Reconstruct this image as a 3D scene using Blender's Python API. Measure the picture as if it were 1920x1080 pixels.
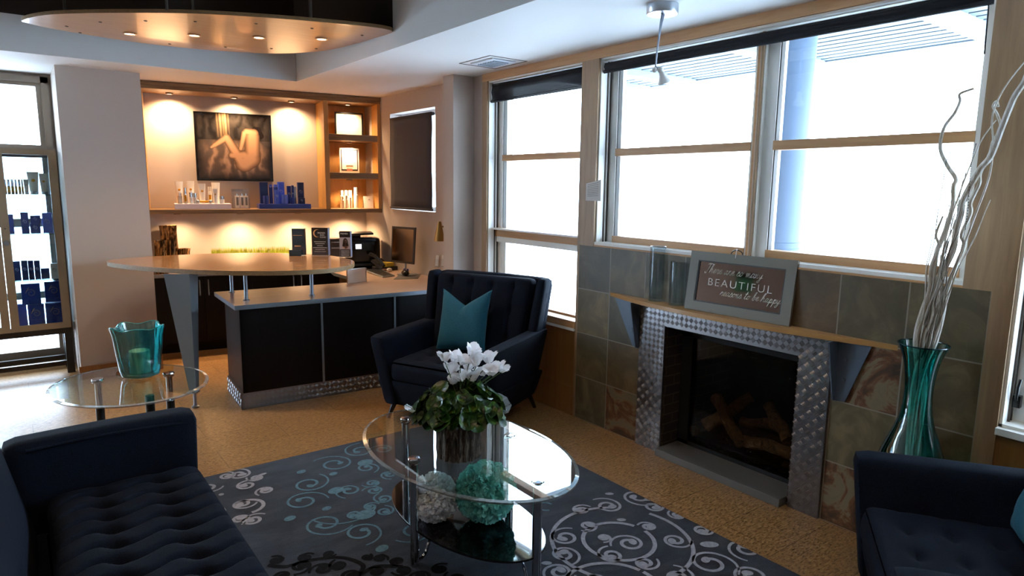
import bpy, bmesh, math, random
from mathutils import Vector, Matrix, noise
PI = math.pi
random.seed(7)
for o in list(bpy.data.objects): bpy.data.objects.remove(o)
SC = bpy.context.scene
COL = SC.collection

# ------------------------------------------------------------ camera
CAM_R = Vector((0.79811075, -0.60238236, 0.01243886))
CAM_U = Vector((0.0819964, 0.12904564, 0.98824279))
CAM_F = Vector((0.5969052, 0.78770725, -0.1523859))
FPX = 1237.26
CAM_P = Vector((0, 0, 1.65))
cd = bpy.data.cameras.new('camera'); cam = bpy.data.objects.new('camera', cd); COL.objects.link(cam)
cd.sensor_width = 36.0; cd.lens = 36.0 * FPX / 1920.0; cd.clip_start = 0.02; cd.clip_end = 300
m = Matrix.Identity(4)
for i in range(3):
    m[i][0] = CAM_R[i]; m[i][1] = CAM_U[i]; m[i][2] = -CAM_F[i]; m[i][3] = CAM_P[i]
cam.matrix_world = m
SC.camera = cam

# ------------------------------------------------------------ sky, light, exposure
SC.view_settings.view_transform = 'Standard'
SC.view_settings.look = 'None'
SC.view_settings.gamma = 1.0
SC.view_settings.use_curve_mapping = False
SC.view_settings.exposure = 0.0
SKY_STRENGTH = 21.0
w = bpy.data.worlds.new('overcast_sky'); SC.world = w; w.use_nodes = True
bg = w.node_tree.nodes['Background']; bg.inputs[0].default_value = (0.74, 0.87, 1.0, 1); bg.inputs[1].default_value = SKY_STRENGTH

# ------------------------------------------------------------ measuring helpers (a sight line met with a plane of the room)
def sight(px, py): return CAM_F + (px - 960) / FPX * CAM_R - (py - 540) / FPX * CAM_U
def at_z(px, py, z):
    d = sight(px, py); return CAM_P + d * ((z - CAM_P.z) / d.z)
def at_x(px, py, x):
    d = sight(px, py); return CAM_P + d * (x / d.x)
def at_y(px, py, y):
    d = sight(px, py); return CAM_P + d * (y / d.y)
def height_at(x, y, py):
    best = None; 
    for k in range(0, 700):
        z = k * 0.004; v = Vector((x, y, z)) - CAM_P
        row = 540 - FPX * v.dot(CAM_U) / v.dot(CAM_F)
        if best is None or abs(row - py) < best[0]: best = (abs(row - py), z)
    return best[1]

# ------------------------------------------------------------ materials
def lin(h):
    if isinstance(h, str):
        c = [int(h[i:i+2], 16) / 255 for i in (0, 2, 4)]
    else: c = h
    return tuple((x / 12.92 if x <= 0.04045 else ((x + 0.055) / 1.055) ** 2.4) for x in c)
def mat(name, col='808080', rough=0.5, metal=0.0, **k):
    M = bpy.data.materials.new(name); M.use_nodes = True
    b = M.node_tree.nodes['Principled BSDF']
    b.inputs['Base Color'].default_value = (*lin(col), 1); b.inputs['Roughness'].default_value = rough; b.inputs['Metallic'].default_value = metal
    for kk, v in k.items():
        kk = {'trans': 'Transmission Weight', 'ior': 'IOR', 'spec': 'Specular IOR Level', 'sheen': 'Sheen Weight', 'coat': 'Coat Weight', 'alpha': 'Alpha',
              'emis': 'Emission Strength', 'coatr': 'Coat Roughness', 'sub': 'Subsurface Weight'}.get(kk, kk)
        if kk == 'emc': b.inputs['Emission Color'].default_value = (*lin(v), 1)
        else: b.inputs[kk].default_value = v
    return M
def nt(M): return M.node_tree, M.node_tree.nodes['Principled BSDF']
def N(t, kind, **k):
    n = t.nodes.new(kind)
    for a, v in k.items(): setattr(n, a, v)
    return n
def coords(t, scale=(1, 1, 1), rot=(0, 0, 0), loc=(0, 0, 0)):
    tc = N(t, 'ShaderNodeTexCoord'); mp = N(t, 'ShaderNodeMapping'); t.links.new(tc.outputs['Object'], mp.inputs[0])
    mp.inputs['Scale'].default_value = scale; mp.inputs['Rotation'].default_value = rot; mp.inputs['Location'].default_value = loc
    return mp.outputs[0]
def noise_t(t, vec, scale, detail=4, rough=0.5, dist=0.0):
    n = N(t, 'ShaderNodeTexNoise'); n.inputs['Scale'].default_value = scale; n.inputs['Detail'].default_value = detail
    n.inputs['Roughness'].default_value = rough; n.inputs['Distortion'].default_value = dist
    t.links.new(vec, n.inputs['Vector']); return n.outputs['Fac']
def ramp(t, fac, stops):
    r = N(t, 'ShaderNodeValToRGB'); t.links.new(fac, r.inputs[0])
    el = r.color_ramp.elements
    while len(el) < len(stops): el.new(0.5)
    for e, (p, c) in zip(el, stops): e.position = p; e.color = (*lin(c), 1)
    return r.outputs[0]
def bump(t, b, fac, strength=0.2, dist=0.01):
    n = N(t, 'ShaderNodeBump'); n.inputs['Strength'].default_value = strength; n.inputs['Distance'].default_value = dist
    t.links.new(fac, n.inputs['Height']); t.links.new(n.outputs[0], b.inputs['Normal'])
def math_n(t, op, a, b=None):
    n = N(t, 'ShaderNodeMath', operation=op)
    for i, x in enumerate((a, b)):
        if x is None: continue
        if isinstance(x, (int, float)): n.inputs[i].default_value = x
        else: t.links.new(x, n.inputs[i])
    return n.outputs[0]
def mixc(t, fac, a, b, blend='MIX'):
    n = N(t, 'ShaderNodeMix', data_type='RGBA', blend_type=blend)
    if isinstance(fac, (int, float)): n.inputs[0].default_value = fac
    else: t.links.new(fac, n.inputs[0])
    for i, x in ((6, a), (7, b)):
        if isinstance(x, str): n.inputs[i].default_value = (*lin(x), 1)
        else: t.links.new(x, n.inputs[i])
    return n.outputs[2]
def wood(name, c1, c2, axis='x', rough=0.4, scale=1.0, coat=0.0, spec=0.5):
    M = mat(name, c1, rough, coat=coat, spec=spec); t, b = nt(M)
    s = {'x': (1.2, 16, 16), 'y': (16, 1.2, 16), 'z': (16, 16, 1.2)}[axis]
    v = coords(t, tuple(a * scale for a in s))
    f = noise_t(t, v, 2.2, 6, 0.6, 0.6)
    t.links.new(ramp(t, f, [(0.3, c1), (0.7, c2)]), b.inputs['Base Color'])
    bump(t, b, f, 0.06, 0.002)
    return M
def fabric(name, c1, c2, rough=0.95, sheen=0.25, sc=420):
    M = mat(name, c1, rough, sheen=sheen, spec=0.15); t, b = nt(M)
    v = coords(t); f = noise_t(t, v, sc, 2, 0.7)
    t.links.new(ramp(t, f, [(0.35, c1), (0.65, c2)]), b.inputs['Base Color'])
    bump(t, b, f, 0.35, 0.003); return M

WALL = mat('wall_paint', 'b6a99f', 0.75, spec=0.25)
t, b = nt(WALL); bump(t, b, noise_t(t, coords(t), 160, 3), 0.05, 0.002)
CEIL = mat('ceiling_paint', 'e2e1df', 0.6, spec=0.3)
PLENUM_SHADE = mat('painted_plenum_shade', '2a2320', 0.8)  # darkness of the unlit space above the oval, painted onto walls and ceiling
# cork tile floor
CORK = mat('cork_tile', 'b98a50', 0.34, spec=0.5, coat=0.25, coatr=0.22); t, b = nt(CORK)
v = coords(t, (1, 1, 1), (0, 0, 0.35))
f1 = noise_t(t, coords(t, (9, 30, 9), (0, 0, -0.05)), 3.0, 8, 0.72, 0.3)
f2 = noise_t(t, coords(t, (40, 90, 40), (0, 0, -0.05)), 1.3, 5, 0.7)
c = ramp(t, f1, [(0.32, '775330'), (0.47, 'a37a4c'), (0.6, 'bb9060'), (0.8, 'd0aa78')])
fl = ramp(t, f2, [(0.38, '2e1c0e'), (0.47, 'ffffff')])
c = mixc(t, 0.75, c, fl, 'MULTIPLY')
tc = N(t, 'ShaderNodeTexCoord'); br = N(t, 'ShaderNodeTexBrick'); t.links.new(tc.outputs['Object'], br.inputs[0])
br.inputs['Scale'].default_value = 1.0; br.inputs['Mortar Size'].default_value = 0.0015; br.inputs['Brick Width'].default_value = 0.9; br.inputs['Row Height'].default_value = 0.3
br.inputs['Color1'].default_value = (1, 1, 1, 1); br.inputs['Color2'].default_value = (0.86, 0.84, 0.8, 1); br.inputs['Mortar'].default_value = (0.25, 0.2, 0.15, 1)
c = mixc(t, 1.0, c, br.outputs[0], 'MULTIPLY')
t.links.new(c, b.inputs['Base Color']); bump(t, b, f2, 0.12, 0.002)
# slate tile wall (tiles 0.31 x 0.316 on the yz plane)
SLATE = mat('slate_tile', '55503f', 0.42, spec=0.4); t, b = nt(SLATE)
tc = N(t, 'ShaderNodeTexCoord'); sx = N(t, 'ShaderNodeSeparateXYZ'); t.links.new(tc.outputs['Object'], sx.inputs[0])
ty = math_n(t, 'DIVIDE', math_n(t, 'ADD', sx.outputs[1], 0.0), 0.3068); tz = math_n(t, 'DIVIDE', sx.outputs[2], 0.3155)
fy = math_n(t, 'FLOOR', ty); fz = math_n(t, 'FLOOR', tz)
cx = N(t, 'ShaderNodeCombineXYZ'); t.links.new(fy, cx.inputs[0]); t.links.new(fz, cx.inputs[1])
wn = N(t, 'ShaderNodeTexWhiteNoise'); t.links.new(cx.outputs[0], wn.inputs[0])
tone = ramp(t, wn.outputs[0], [(0.0, '565446'), (0.25, '645c49'), (0.45, '6b5840'), (0.62, '76694e'), (0.8, '5a5a50'), (1.0, '6b5640')])
off = N(t, 'ShaderNodeVectorMath', operation='ADD'); t.links.new(tc.outputs['Object'], off.inputs[0])
offs = N(t, 'ShaderNodeVectorMath', operation='SCALE'); t.links.new(wn.outputs[1], offs.inputs[0]); offs.inputs[3].default_value = 30; t.links.new(offs.outputs[0], off.inputs[1])
n1 = noise_t(t, off.outputs[0], 5.0, 7, 0.62, 0.8); n2 = noise_t(t, off.outputs[0], 5.5, 7, 0.62, 1.2); n3 = noise_t(t, off.outputs[0], 26, 6, 0.7)
mott = ramp(t, n1, [(0.3, '8a8674'), (0.5, 'b8ae98'), (0.7, 'fff0d4')])
c = mixc(t, 0.85, tone, mott, 'MULTIPLY'); 
c = mixc(t, 0.55, c, 'ffffff', 'SOFT_LIGHT')
def cell(a, c_): return math_n(t, 'MULTIPLY', math_n(t, 'COMPARE', fy, a), math_n(t, 'COMPARE', fz, c_))
for n_ in t.nodes: pass
rustsel = None
for a, c_ in ((6, 0), (1, 2), (1, 0), (0, 0)):
    q_ = cell(a, c_); rustsel = q_ if rustsel is None else math_n(t, 'MAXIMUM', rustsel, q_)
for n_ in t.nodes:
    if n_.type == 'MATH' and n_.operation == 'COMPARE': n_.inputs[2].default_value = 0.4
rust = ramp(t, n2, [(0.36, '3b2e22'), (0.45, '563824'), (0.5, '70482b'), (0.55, '7e6c50'), (0.7, '6e6650')])
c = mixc(t, rustsel, c, rust)
fr_y = math_n(t, 'ABSOLUTE', math_n(t, 'SUBTRACT', math_n(t, 'FRACT', ty), 0.5)); fr_z = math_n(t, 'ABSOLUTE', math_n(t, 'SUBTRACT', math_n(t, 'FRACT', tz), 0.5))
gr = math_n(t, 'GREATER_THAN', math_n(t, 'MAXIMUM', fr_y, fr_z), 0.4895)
c = mixc(t, gr, c, '8d8273'); t.links.new(c, b.inputs['Base Color'])
hh = math_n(t, 'SUBTRACT', math_n(t, 'ADD', math_n(t, 'MULTIPLY', n1, 0.6), math_n(t, 'MULTIPLY', n3, 0.3)), math_n(t, 'MULTIPLY', gr, 0.8))
bump(t, b, hh, 0.5, 0.008)

MAPLE = wood('maple_trim', '8f7052', 'a88863', 'z', 0.45)
MAPLEY = wood('maple_rail', 'b58556', 'c89a68', 'y', 0.45)
PANELW = wood('orange_wood_panel', '8a5a2c', '9c6a36', 'z', 0.45)
SHELFW = wood('shelf_maple', 'b07d42', 'c79452', 'z', 0.42)
SHELFH = wood('shelf_edge_ply', '6d4f30', '8f6c43', 'x', 0.5, 1.6)
BARW = wood('bar_maple', 'a9764a', 'bd8b5a', 'x', 0.22, 0.6, coat=0.5)
OVALW = wood('canopy_plywood', 'b07c50', 'bf8d60', 'x', 0.28, 0.5, coat=0.3)
MANTW = wood('mantel_maple', 'b08148', 'c4945a', 'y', 0.35, 0.8, coat=0.2)
EDGEW = wood('ply_edge', '7d6242', '98794f', 'x', 0.6, 2.0)
LAMIN = wood('desk_laminate', 'a98a72', 'b59780', 'x', 0.3, 0.5)
ALU = mat('aluminium_edge', '9aa3ad', 0.35, 0.9)
ESPR = wood('espresso_laminate', '070607', '110d0e', 'z', 0.4, 1.2, spec=0.2)
WINW = mat('white_window_sash', 'f0efe8', 0.5)
SASHD = mat('dark_seal', '4a443c', 0.6)
GLASS = mat('window_glass', 'ffffff', 0.0, trans=1.0, ior=1.45, spec=0.5)
def thin_glass(name, tint='ffffff', refl=0.08, rough=0.0):
    M = bpy.data.materials.new(name); M.use_nodes = True; t = M.node_tree; t.nodes.clear()
    o = N(t, 'ShaderNodeOutputMaterial'); mx = N(t, 'ShaderNodeMixShader'); tr = N(t, 'ShaderNodeBsdfTransparent'); gl = N(t, 'ShaderNodeBsdfGlossy')
    tr.inputs[0].default_value = (*lin(tint), 1); gl.inputs['Roughness'].default_value = rough
    lw = N(t, 'ShaderNodeLayerWeight'); lw.inputs[0].default_value = 0.5
    t.links.new(math_n(t, 'ADD', math_n(t, 'MULTIPLY', math_n(t, 'POWER', lw.outputs['Facing'], 5.0), 0.95), 0.035 + refl), mx.inputs[0]); t.links.new(tr.outputs[0], mx.inputs[1]); t.links.new(gl.outputs[0], mx.inputs[2]); t.links.new(mx.outputs[0], o.inputs[0])
    return M
PANE = thin_glass('window_pane', 'f4faff', 0.0)
TGLASS = thin_glass('table_glass', 'dfeee8', 0.10)
CLEAR = thin_glass('clear_glass', 'e9f0f3', 0.02)
ACRYL = thin_glass('clear_acrylic', 'f2f6fa', 0.05)
TEDGE = mat('glass_edge', '9fc4b8', 0.05, trans=0.9, ior=1.5)
BLIND = mat('black_blind_cloth', '14171c', 0.85)
BLINDB = mat('charcoal_blind_cloth', '3c3b45', 0.85)
CHROME = mat('chrome', 'c9ccd0', 0.08, 1.0)
STEEL = mat('painted_steel_grey', '76828c', 0.4, 0.3)
STEELB = mat('blue_grey_steel', '5a6674', 0.42, 0.2)
NAVY = fabric('navy_upholstery', '090d15', '151f2e', 0.95, 0.0)
NAVY2 = fabric('navy_piping', '0a0e16', '172130', 0.95, 0.0)
TEALF = fabric('teal_velvet', '1d5163', '2a677b', 0.7, 0.05, 300)
BLACKG = mat('black_glass', '050506', 0.04, spec=0.8)
BLACK = mat('black_plastic', '0c0c0d', 0.3)
BLACKM = mat('black_matte', '0a0a0a', 0.8)
DWOOD = mat('dark_stained_wood', '1b130f', 0.4)
WHITE = mat('white_plastic', 'e8e6e2', 0.4)
PAPER = mat('white_paper', 'd9d3cc', 0.8)
GREYP = mat('grey_frame_paint', '7b776b', 0.45)
MIRROR = mat('mirror_glass', '5f4f47', 0.05, 1.0)
LETTER = mat('white_lettering', 'f6f2ec', 0.6)
GOLD = mat('gold_foil', 'c98f1e', 0.4, 0.4)
SILVER = mat('silver_cap', 'b9bcc0', 0.2, 0.9)
BLUEB = mat('blue_carton', '1c3588', 0.3, coat=0.4)
BLUED = mat('dark_blue_carton', '13225a', 0.35, coat=0.3)
BLUEL = mat('bright_blue_carton', '4a66d8', 0.3, coat=0.4)
CREAM = mat('cream_tube', 'd6cbbb', 0.4)
TANM = mat('champagne_metal', '9d8a70', 0.38, 0.35)
LAMPON = mat('lit_lamp_lens', 'ffffff', 0.4, emc='ffd9a8', emis=14.0)
BRASS = mat('brass', 'a8834a', 0.3, 0.9)
def teal_glass(name, c, tip='a8d8d2', rough=0.03):
    M = bpy.data.materials.new(name); M.use_nodes = True; t = M.node_tree; t.nodes.clear()
    o = N(t, 'ShaderNodeOutputMaterial'); mx = N(t, 'ShaderNodeMixShader'); tr = N(t, 'ShaderNodeBsdfTransparent')
    gl = N(t, 'ShaderNodeBsdfGlossy'); gl.inputs['Roughness'].default_value = rough
    df = N(t, 'ShaderNodeBsdfDiffuse'); df.inputs[0].default_value = (*lin(c), 1)
    lw = N(t, 'ShaderNodeLayerWeight'); lw.inputs[0].default_value = 0.45
    st_ = noise_t(t, coords(t, (16, 16, 1.6)), 1.6, 4, 0.6, 0.8); fc = math_n(t, 'ADD', lw.outputs['Facing'], math_n(t, 'MULTIPLY', math_n(t, 'SUBTRACT', st_, 0.5), 1.6))
    t.links.new(ramp(t, fc, [(0.0, tip), (0.45, c), (0.9, '06444a')]), tr.inputs[0])
    l2 = N(t, 'ShaderNodeLayerWeight'); l2.inputs[0].default_value = 0.5
    m2 = N(t, 'ShaderNodeMixShader'); m2.inputs[0].default_value = 0.04
    t.links.new(tr.outputs[0], m2.inputs[1]); t.links.new(df.outputs[0], m2.inputs[2])
    t.links.new(math_n(t, 'ADD', math_n(t, 'MULTIPLY', math_n(t, 'POWER', l2.outputs['Facing'], 4.0), 0.9), 0.10), mx.inputs[0]); t.links.new(m2.outputs[0], mx.inputs[1]); t.links.new(gl.outputs[0], mx.inputs[2]); t.links.new(mx.outputs[0], o.inputs[0])
    return M
TEALG = teal_glass('turquoise_glass', '5cc4c6', 'cfeeea')
TEALV = teal_glass('deep_teal_glass', '14a49e', '8fe0d8')

def tissue(name, c):
    M = bpy.data.materials.new(name); M.use_nodes = True; t = M.node_tree; t.nodes.clear()
    o = N(t, 'ShaderNodeOutputMaterial'); mx = N(t, 'ShaderNodeMixShader'); mx.inputs[0].default_value = 0.28
    d = N(t, 'ShaderNodeBsdfDiffuse'); tl = N(t, 'ShaderNodeBsdfTranslucent')
    for q in (d, tl): q.inputs[0].default_value = (*lin(c), 1)
    t.links.new(d.outputs[0], mx.inputs[1]); t.links.new(tl.outputs[0], mx.inputs[2]); t.links.new(mx.outputs[0], o.inputs[0]); return M
# ------------------------------------------------------------ mesh building
WM = {}
class MB:
    def __init__(s): s.v = []; s.f = []; s.m = []; s.sm = []; s.X = Matrix.Identity(4)
    def add(s, vs, fs, mi=0, smooth=True):
        n = len(s.v); X = s.X
        s.v += [X @ Vector(p) for p in vs]; s.f += [tuple(i + n for i in f) for f in fs]; s.m += [mi] * len(fs); s.sm += [smooth] * len(fs); return s
    def box(s, c, d, rz=0, mi=0, R=None):
        x, y, z = [a / 2 for a in d]
        M = Matrix.Translation(c) @ (R if R is not None else Matrix.Rotation(rz, 4, 'Z'))
        vs = [M @ Vector((i * x, j * y, k * z)) for i in (-1, 1) for j in (-1, 1) for k in (-1, 1)]
        return s.add(vs, [(0, 1, 3, 2), (4, 6, 7, 5), (0, 4, 5, 1), (2, 3, 7, 6), (0, 2, 6, 4), (1, 5, 7, 3)], mi, False)
    def b2(s, a, b, mi=0):
        return s.box([(a[i] + b[i]) / 2 for i in range(3)], [abs(b[i] - a[i]) for i in range(3)], 0, mi)
    def prism(s, pts, z0, z1, mi=0, mi_side=None):
        n = len(pts); vs = [(p[0], p[1], z0) for p in pts] + [(p[0], p[1], z1) for p in pts]
        s.add(vs, [tuple(range(n - 1, -1, -1)), tuple(range(n, 2 * n))], mi, False)
        return s.add(vs, [(i, (i + 1) % n, (i + 1) % n + n, i + n) for i in range(n)], mi if mi_side is None else mi_side, False)
    def poly(s, pts, mi=0): return s.add(pts, [tuple(range(len(pts)))], mi, False)
    def slab(s, quad, thick, mi=0):
        q = [Vector(p) for p in quad]; nrm = (q[1] - q[0]).cross(q[-1] - q[0]).normalized() * thick; n = len(q)
        vs = q + [p - nrm for p in q]
        return s.add(vs, [tuple(range(n)), tuple(range(2 * n - 1, n - 1, -1))] + [((i + 1) % n, i, i + n, (i + 1) % n + n) for i in range(n)], mi, False)
    def tube(s, pts, r, n=10, mi=0, caps=True, flat=1.0):
        P = [Vector(p) for p in pts]; k = len(P); R = r if isinstance(r, (list, tuple)) else [r] * k
        vs = []; up = None
        for i, p in enumerate(P):
            d = (P[min(i + 1, k - 1)] - P[max(i - 1, 0)])
            d = d.normalized() if d.length > 1e-9 else Vector((0, 0, 1))
            if up is None: up = d.orthogonal().normalized()
            up = (up - d * up.dot(d)); up = up.normalized() if up.length > 1e-6 else d.orthogonal().normalized()
            sd = d.cross(up)
            for j in range(n):
                a = 2 * PI * j / n; vs.append(p + (up * math.cos(a) + sd * math.sin(a) * flat) * R[i])
        fs = [(i * n + j, i * n + (j + 1) % n, (i + 1) * n + (j + 1) % n, (i + 1) * n + j) for i in range(k - 1) for j in range(n)]
        if caps: fs += [tuple(range(n - 1, -1, -1)), tuple((k - 1) * n + j for j in range(n))]
        return s.add(vs, fs, mi)
    def lathe(s, c, prof, n=32, mi=0, fn=None, axis=None):
        c = Vector(c); vs = []; k = len(prof)
        A = Matrix.Identity(3) if axis is None else Vector((0, 0, 1)).rotation_difference(Vector(axis)).to_matrix()
        for i, (r, z) in enumerate(prof):
            for j in range(n):
                a = 2 * PI * j / n; rr, zz = (r, z) if fn is None else fn(r, z, a, i)
                vs.append(c + A @ Vector((rr * math.cos(a), rr * math.sin(a), zz)))
        fs = [(i * n + j, i * n + (j + 1) % n, (i + 1) * n + (j + 1) % n, (i + 1) * n + j) for i in range(k - 1) for j in range(n)]
        if prof[0][0] > 1e-5: fs.append(tuple(range(n - 1, -1, -1)))
        if prof[-1][0] > 1e-5: fs.append(tuple((k - 1) * n + j for j in range(n)))
        return s.add(vs, fs, mi)
    def lathe_open(s, c, prof, n=32, mi=0, fn=None):
        a = len(s.f); s.lathe(c, prof, n, mi, fn)
        for kk in (-1, -1):
            if len(s.f[-1]) == n and len(s.f) > a: s.f.pop(); s.m.pop(); s.sm.pop()
        return s
    def grid(s, fn, nu, nv, mi=0, closeu=False):
        vs = [fn(i / nu, j / nv) for i in range(nu + (0 if closeu else 1)) for j in range(nv + 1)]
        w_ = nv + 1; nn = nu if closeu else nu + 1
        return s.add(vs, [(i * w_ + j, ((i + 1) % nn) * w_ + j, ((i + 1) % nn) * w_ + j + 1, i * w_ + j + 1) for i in range(nu) for j in range(nv)], mi)
    def ball(s, c, r, n=12, mi=0, sc=(1, 1, 1)):
        k = max(4, n // 2)
        return s.grid(lambda u, v: Vector(c) + Vector((r * sc[0] * math.cos(2 * PI * u) * math.sin(PI * v), r * sc[1] * math.sin(2 * PI * u) * math.sin(PI * v), -r * sc[2] * math.cos(PI * v))), n, k, mi, True)
    def rbox(s, c, d, r, n=(6, 6, 6), disp=None, mi=0, R=None):
        # box with rounded edges and a displaced skin
        h = [a / 2 for a in d]; r = min(r, min(h) * 0.999); c = Vector(c)
        for ax in range(3):
            for sg in (-1, 1):
                a1, a2 = [i for i in range(3) if i != ax]
                def fn(u, v):
                    # cluster samples to the edges so that the rounding is smooth
                    def cl(q, L):
                        return (q * 2 - 1) * L
                    p = [0, 0, 0]; p[ax] = sg * h[ax]; p[a1] = cl(u, h[a1]); p[a2] = cl(v, h[a2])
                    q = [max(-h[i] + r, min(h[i] - r, p[i])) for i in range(3)]
                    dd = Vector([p[i] - q[i] for i in range(3)])
                    P = Vector(q) + (dd.normalized() * r if dd.length > 1e-9 else dd)
                    if disp: P = disp(P, Vector([sg if i == ax else 0 for i in range(3)]))
                    if R is not None: P = R @ P
                    return c + P
                if (sg > 0) == (ax != 1): s.grid(fn, n[a1], n[a2], mi)
                else: s.grid(lambda u, v: fn(v, u), n[a2], n[a1], mi)
        return s
    def mesh(s, name, inv):
        me = bpy.data.meshes.new(name); me.from_pydata([inv @ p for p in s.v], [], s.f)
        me.polygons.foreach_set('material_index', s.m); me.polygons.foreach_set('use_smooth', s.sm); return me
    def build(s, name, mats, parent=None, label=None, merge=True, bevel=0, seg=2, sharp=35, origin=None, local=False, subsurf=0, solid=0):
        if parent is None and not local:
            xs = [p.x for p in s.v]; ys = [p.y for p in s.v]; zs = [p.z for p in s.v]
            og = Vector(origin) if origin is not None else Vector(((min(xs) + max(xs)) / 2, (min(ys) + max(ys)) / 2, min(zs)))
            W = Matrix.Translation(og)
        elif parent is not None: W = WM[parent.name]
        else: W = Matrix.Identity(4)
        me = s.mesh(name, Matrix.Identity(4) if local else W.inverted())
        if merge:
            bm = bmesh.new(); bm.from_mesh(me); bmesh.ops.remove_doubles(bm, verts=bm.verts, dist=1e-5); bmesh.ops.recalc_face_normals(bm, faces=bm.faces); bm.to_mesh(me); bm.free()
        me.set_sharp_from_angle(angle=math.radians(sharp))
        for mt in (mats if isinstance(mats, (list, tuple)) else [mats]): me.materials.append(mt)
        o = bpy.data.objects.new(name, me); COL.objects.link(o); WM[o.name] = W
        if parent is not None: o.parent = parent
        elif not local: o.location = W.translation
        if label: o['label'] = label
        if bevel:
            for p in me.polygons: p.use_smooth = True
            md = o.modifiers.new('bevel', 'BEVEL'); md.width = bevel; md.segments = seg; md.limit_method = 'ANGLE'; md.angle_limit = math.radians(30); md.harden_normals = True
        if solid:
            md = o.modifiers.new('thickness', 'SOLIDIFY'); md.thickness = solid; md.offset = 0
        if subsurf:
            md = o.modifiers.new('subdivision', 'SUBSURF'); md.levels = subsurf; md.render_levels = subsurf
        return o
def tag(o, label, cat, group=None, kind=None):
    o['label'] = label; o['category'] = cat
    if group: o['group'] = group
    if kind: o['kind'] = kind
    return o
def struct(o): o['kind'] = 'structure'; return o
def thing(name, label, cat, loc=(0, 0, 0), rz=0, group=None):
    o = bpy.data.objects.new(name, None); COL.objects.link(o); o.empty_display_size = 0.1
    o.location = loc; o.rotation_euler = (0, 0, rz); WM[o.name] = Matrix.Translation(loc) @ Matrix.Rotation(rz, 4, 'Z')
    return tag(o, label, cat, group)
def dup(root, loc, rz=0, label=None, group=None, scale=None):
    r = root.copy(); COL.objects.link(r); r.location = loc; r.rotation_euler = (0, 0, rz)
    if scale: r.scale = scale
    if label: r['label'] = label
    if group: r['group'] = group
    for ch in list(root.children):
        c = ch.copy(); COL.objects.link(c); c.parent = r
        for g in ch.children:
            d = g.copy(); COL.objects.link(d); d.parent = c
    return r
def smooth(pts, k=6, closed=False):
    P = [Vector(p) for p in pts]; n = len(P); out = []
    for i in range(n if closed else n - 1):
        g = (lambda j: P[j % n]) if closed else (lambda j: P[max(0, min(n - 1, j))])
        a, b_, c_, d = g(i - 1), g(i), g(i + 1), g(i + 2)
        for j in range(k):
            u = j / k
            out.append(0.5 * ((2 * b_) + (c_ - a) * u + (2 * a - 5 * b_ + 4 * c_ - d) * u * u + (3 * b_ - a - 3 * c_ + d) * u ** 3))
    if not closed: out.append(P[-1])
    return out
def text_mb(body, size, M, extrude=0.0005, align='LEFT', offset=0.0, shear=0.0, space=1.0, mi=0, mb=None):
    c = bpy.data.curves.new('lettering', 'FONT'); c.body = body; c.size = size; c.extrude = extrude; c.align_x = align; c.offset = offset; c.shear = shear; c.space_character = space
    c.resolution_u = 3
    o = bpy.data.objects.new('lettering', c); COL.objects.link(o)
    dg = bpy.context.evaluated_depsgraph_get(); me = bpy.data.meshes.new_from_object(o.evaluated_get(dg))
    mb = mb or MB(); mb.add([M @ v.co for v in me.vertices], [tuple(p.vertices) for p in me.polygons], mi, False)
    bpy.data.objects.remove(o); bpy.data.curves.remove(c); bpy.data.meshes.remove(me)
    return mb
def frame_m(o, x, y):
    # matrix whose local x,y lie along given world directions at o
    x = Vector(x).normalized(); y = Vector(y).normalized(); z = x.cross(y)
    M = Matrix.Identity(4)
    for i in range(3): M[i][0] = x[i]; M[i][1] = y[i]; M[i][2] = z[i]; M[i][3] = o[i]
    return M
# ============================================================ THE SETTING
XW = 3.17; ZC = 2.545
SA = math.radians(-9.8)
def holes(a0, a1, z0, z1, hs):
    A = sorted({a0, a1, *[h[0] for h in hs], *[h[1] for h in hs]}); Z = sorted({z0, z1, *[h[2] for h in hs], *[h[3] for h in hs]})
    out = []
    for i in range(len(A) - 1):
        for j in range(len(Z) - 1):
            ca = (A[i] + A[i+1]) / 2; cz = (Z[j] + Z[j+1]) / 2
            if not any(h[0] < ca < h[1] and h[2] < cz < h[3] for h in hs): out.append((A[i], A[i+1], Z[j], Z[j+1]))
    return out
mb = MB().b2((-2.8, -2.0, -0.1), (3.42, 7.6, 0.0)); struct(mb.build('floor', CORK, origin=(0, 0, 0)))
# ceiling : low field beside the windows and over the desk, raised well over the seating
mb = MB()
mb.b2((2.12, -2.0, ZC), (3.42, 4.14, 3.3)); mb.b2((-2.8, 6.0, ZC), (2.12, 7.6, 2.80))
for zz, mi_ in ((((4.14, ZC), (7.6, ZC), (7.6, 2.92), (6.0, 2.80), (4.14, 2.66)), 0), (((4.14, 2.66), (6.0, 2.80), (7.6, 2.92), (7.6, 3.3), (4.14, 3.3)), 1)):  # side face: plain below, painted darkness above a slanted edge
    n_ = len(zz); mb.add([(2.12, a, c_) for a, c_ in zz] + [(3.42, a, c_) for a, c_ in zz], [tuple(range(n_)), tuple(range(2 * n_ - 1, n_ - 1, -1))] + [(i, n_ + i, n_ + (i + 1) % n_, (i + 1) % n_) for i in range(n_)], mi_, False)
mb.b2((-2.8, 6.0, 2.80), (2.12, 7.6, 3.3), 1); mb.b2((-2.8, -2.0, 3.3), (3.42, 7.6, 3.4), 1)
struct(mb.build('ceiling', [CEIL, PLENUM_SHADE], merge=False))
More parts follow.
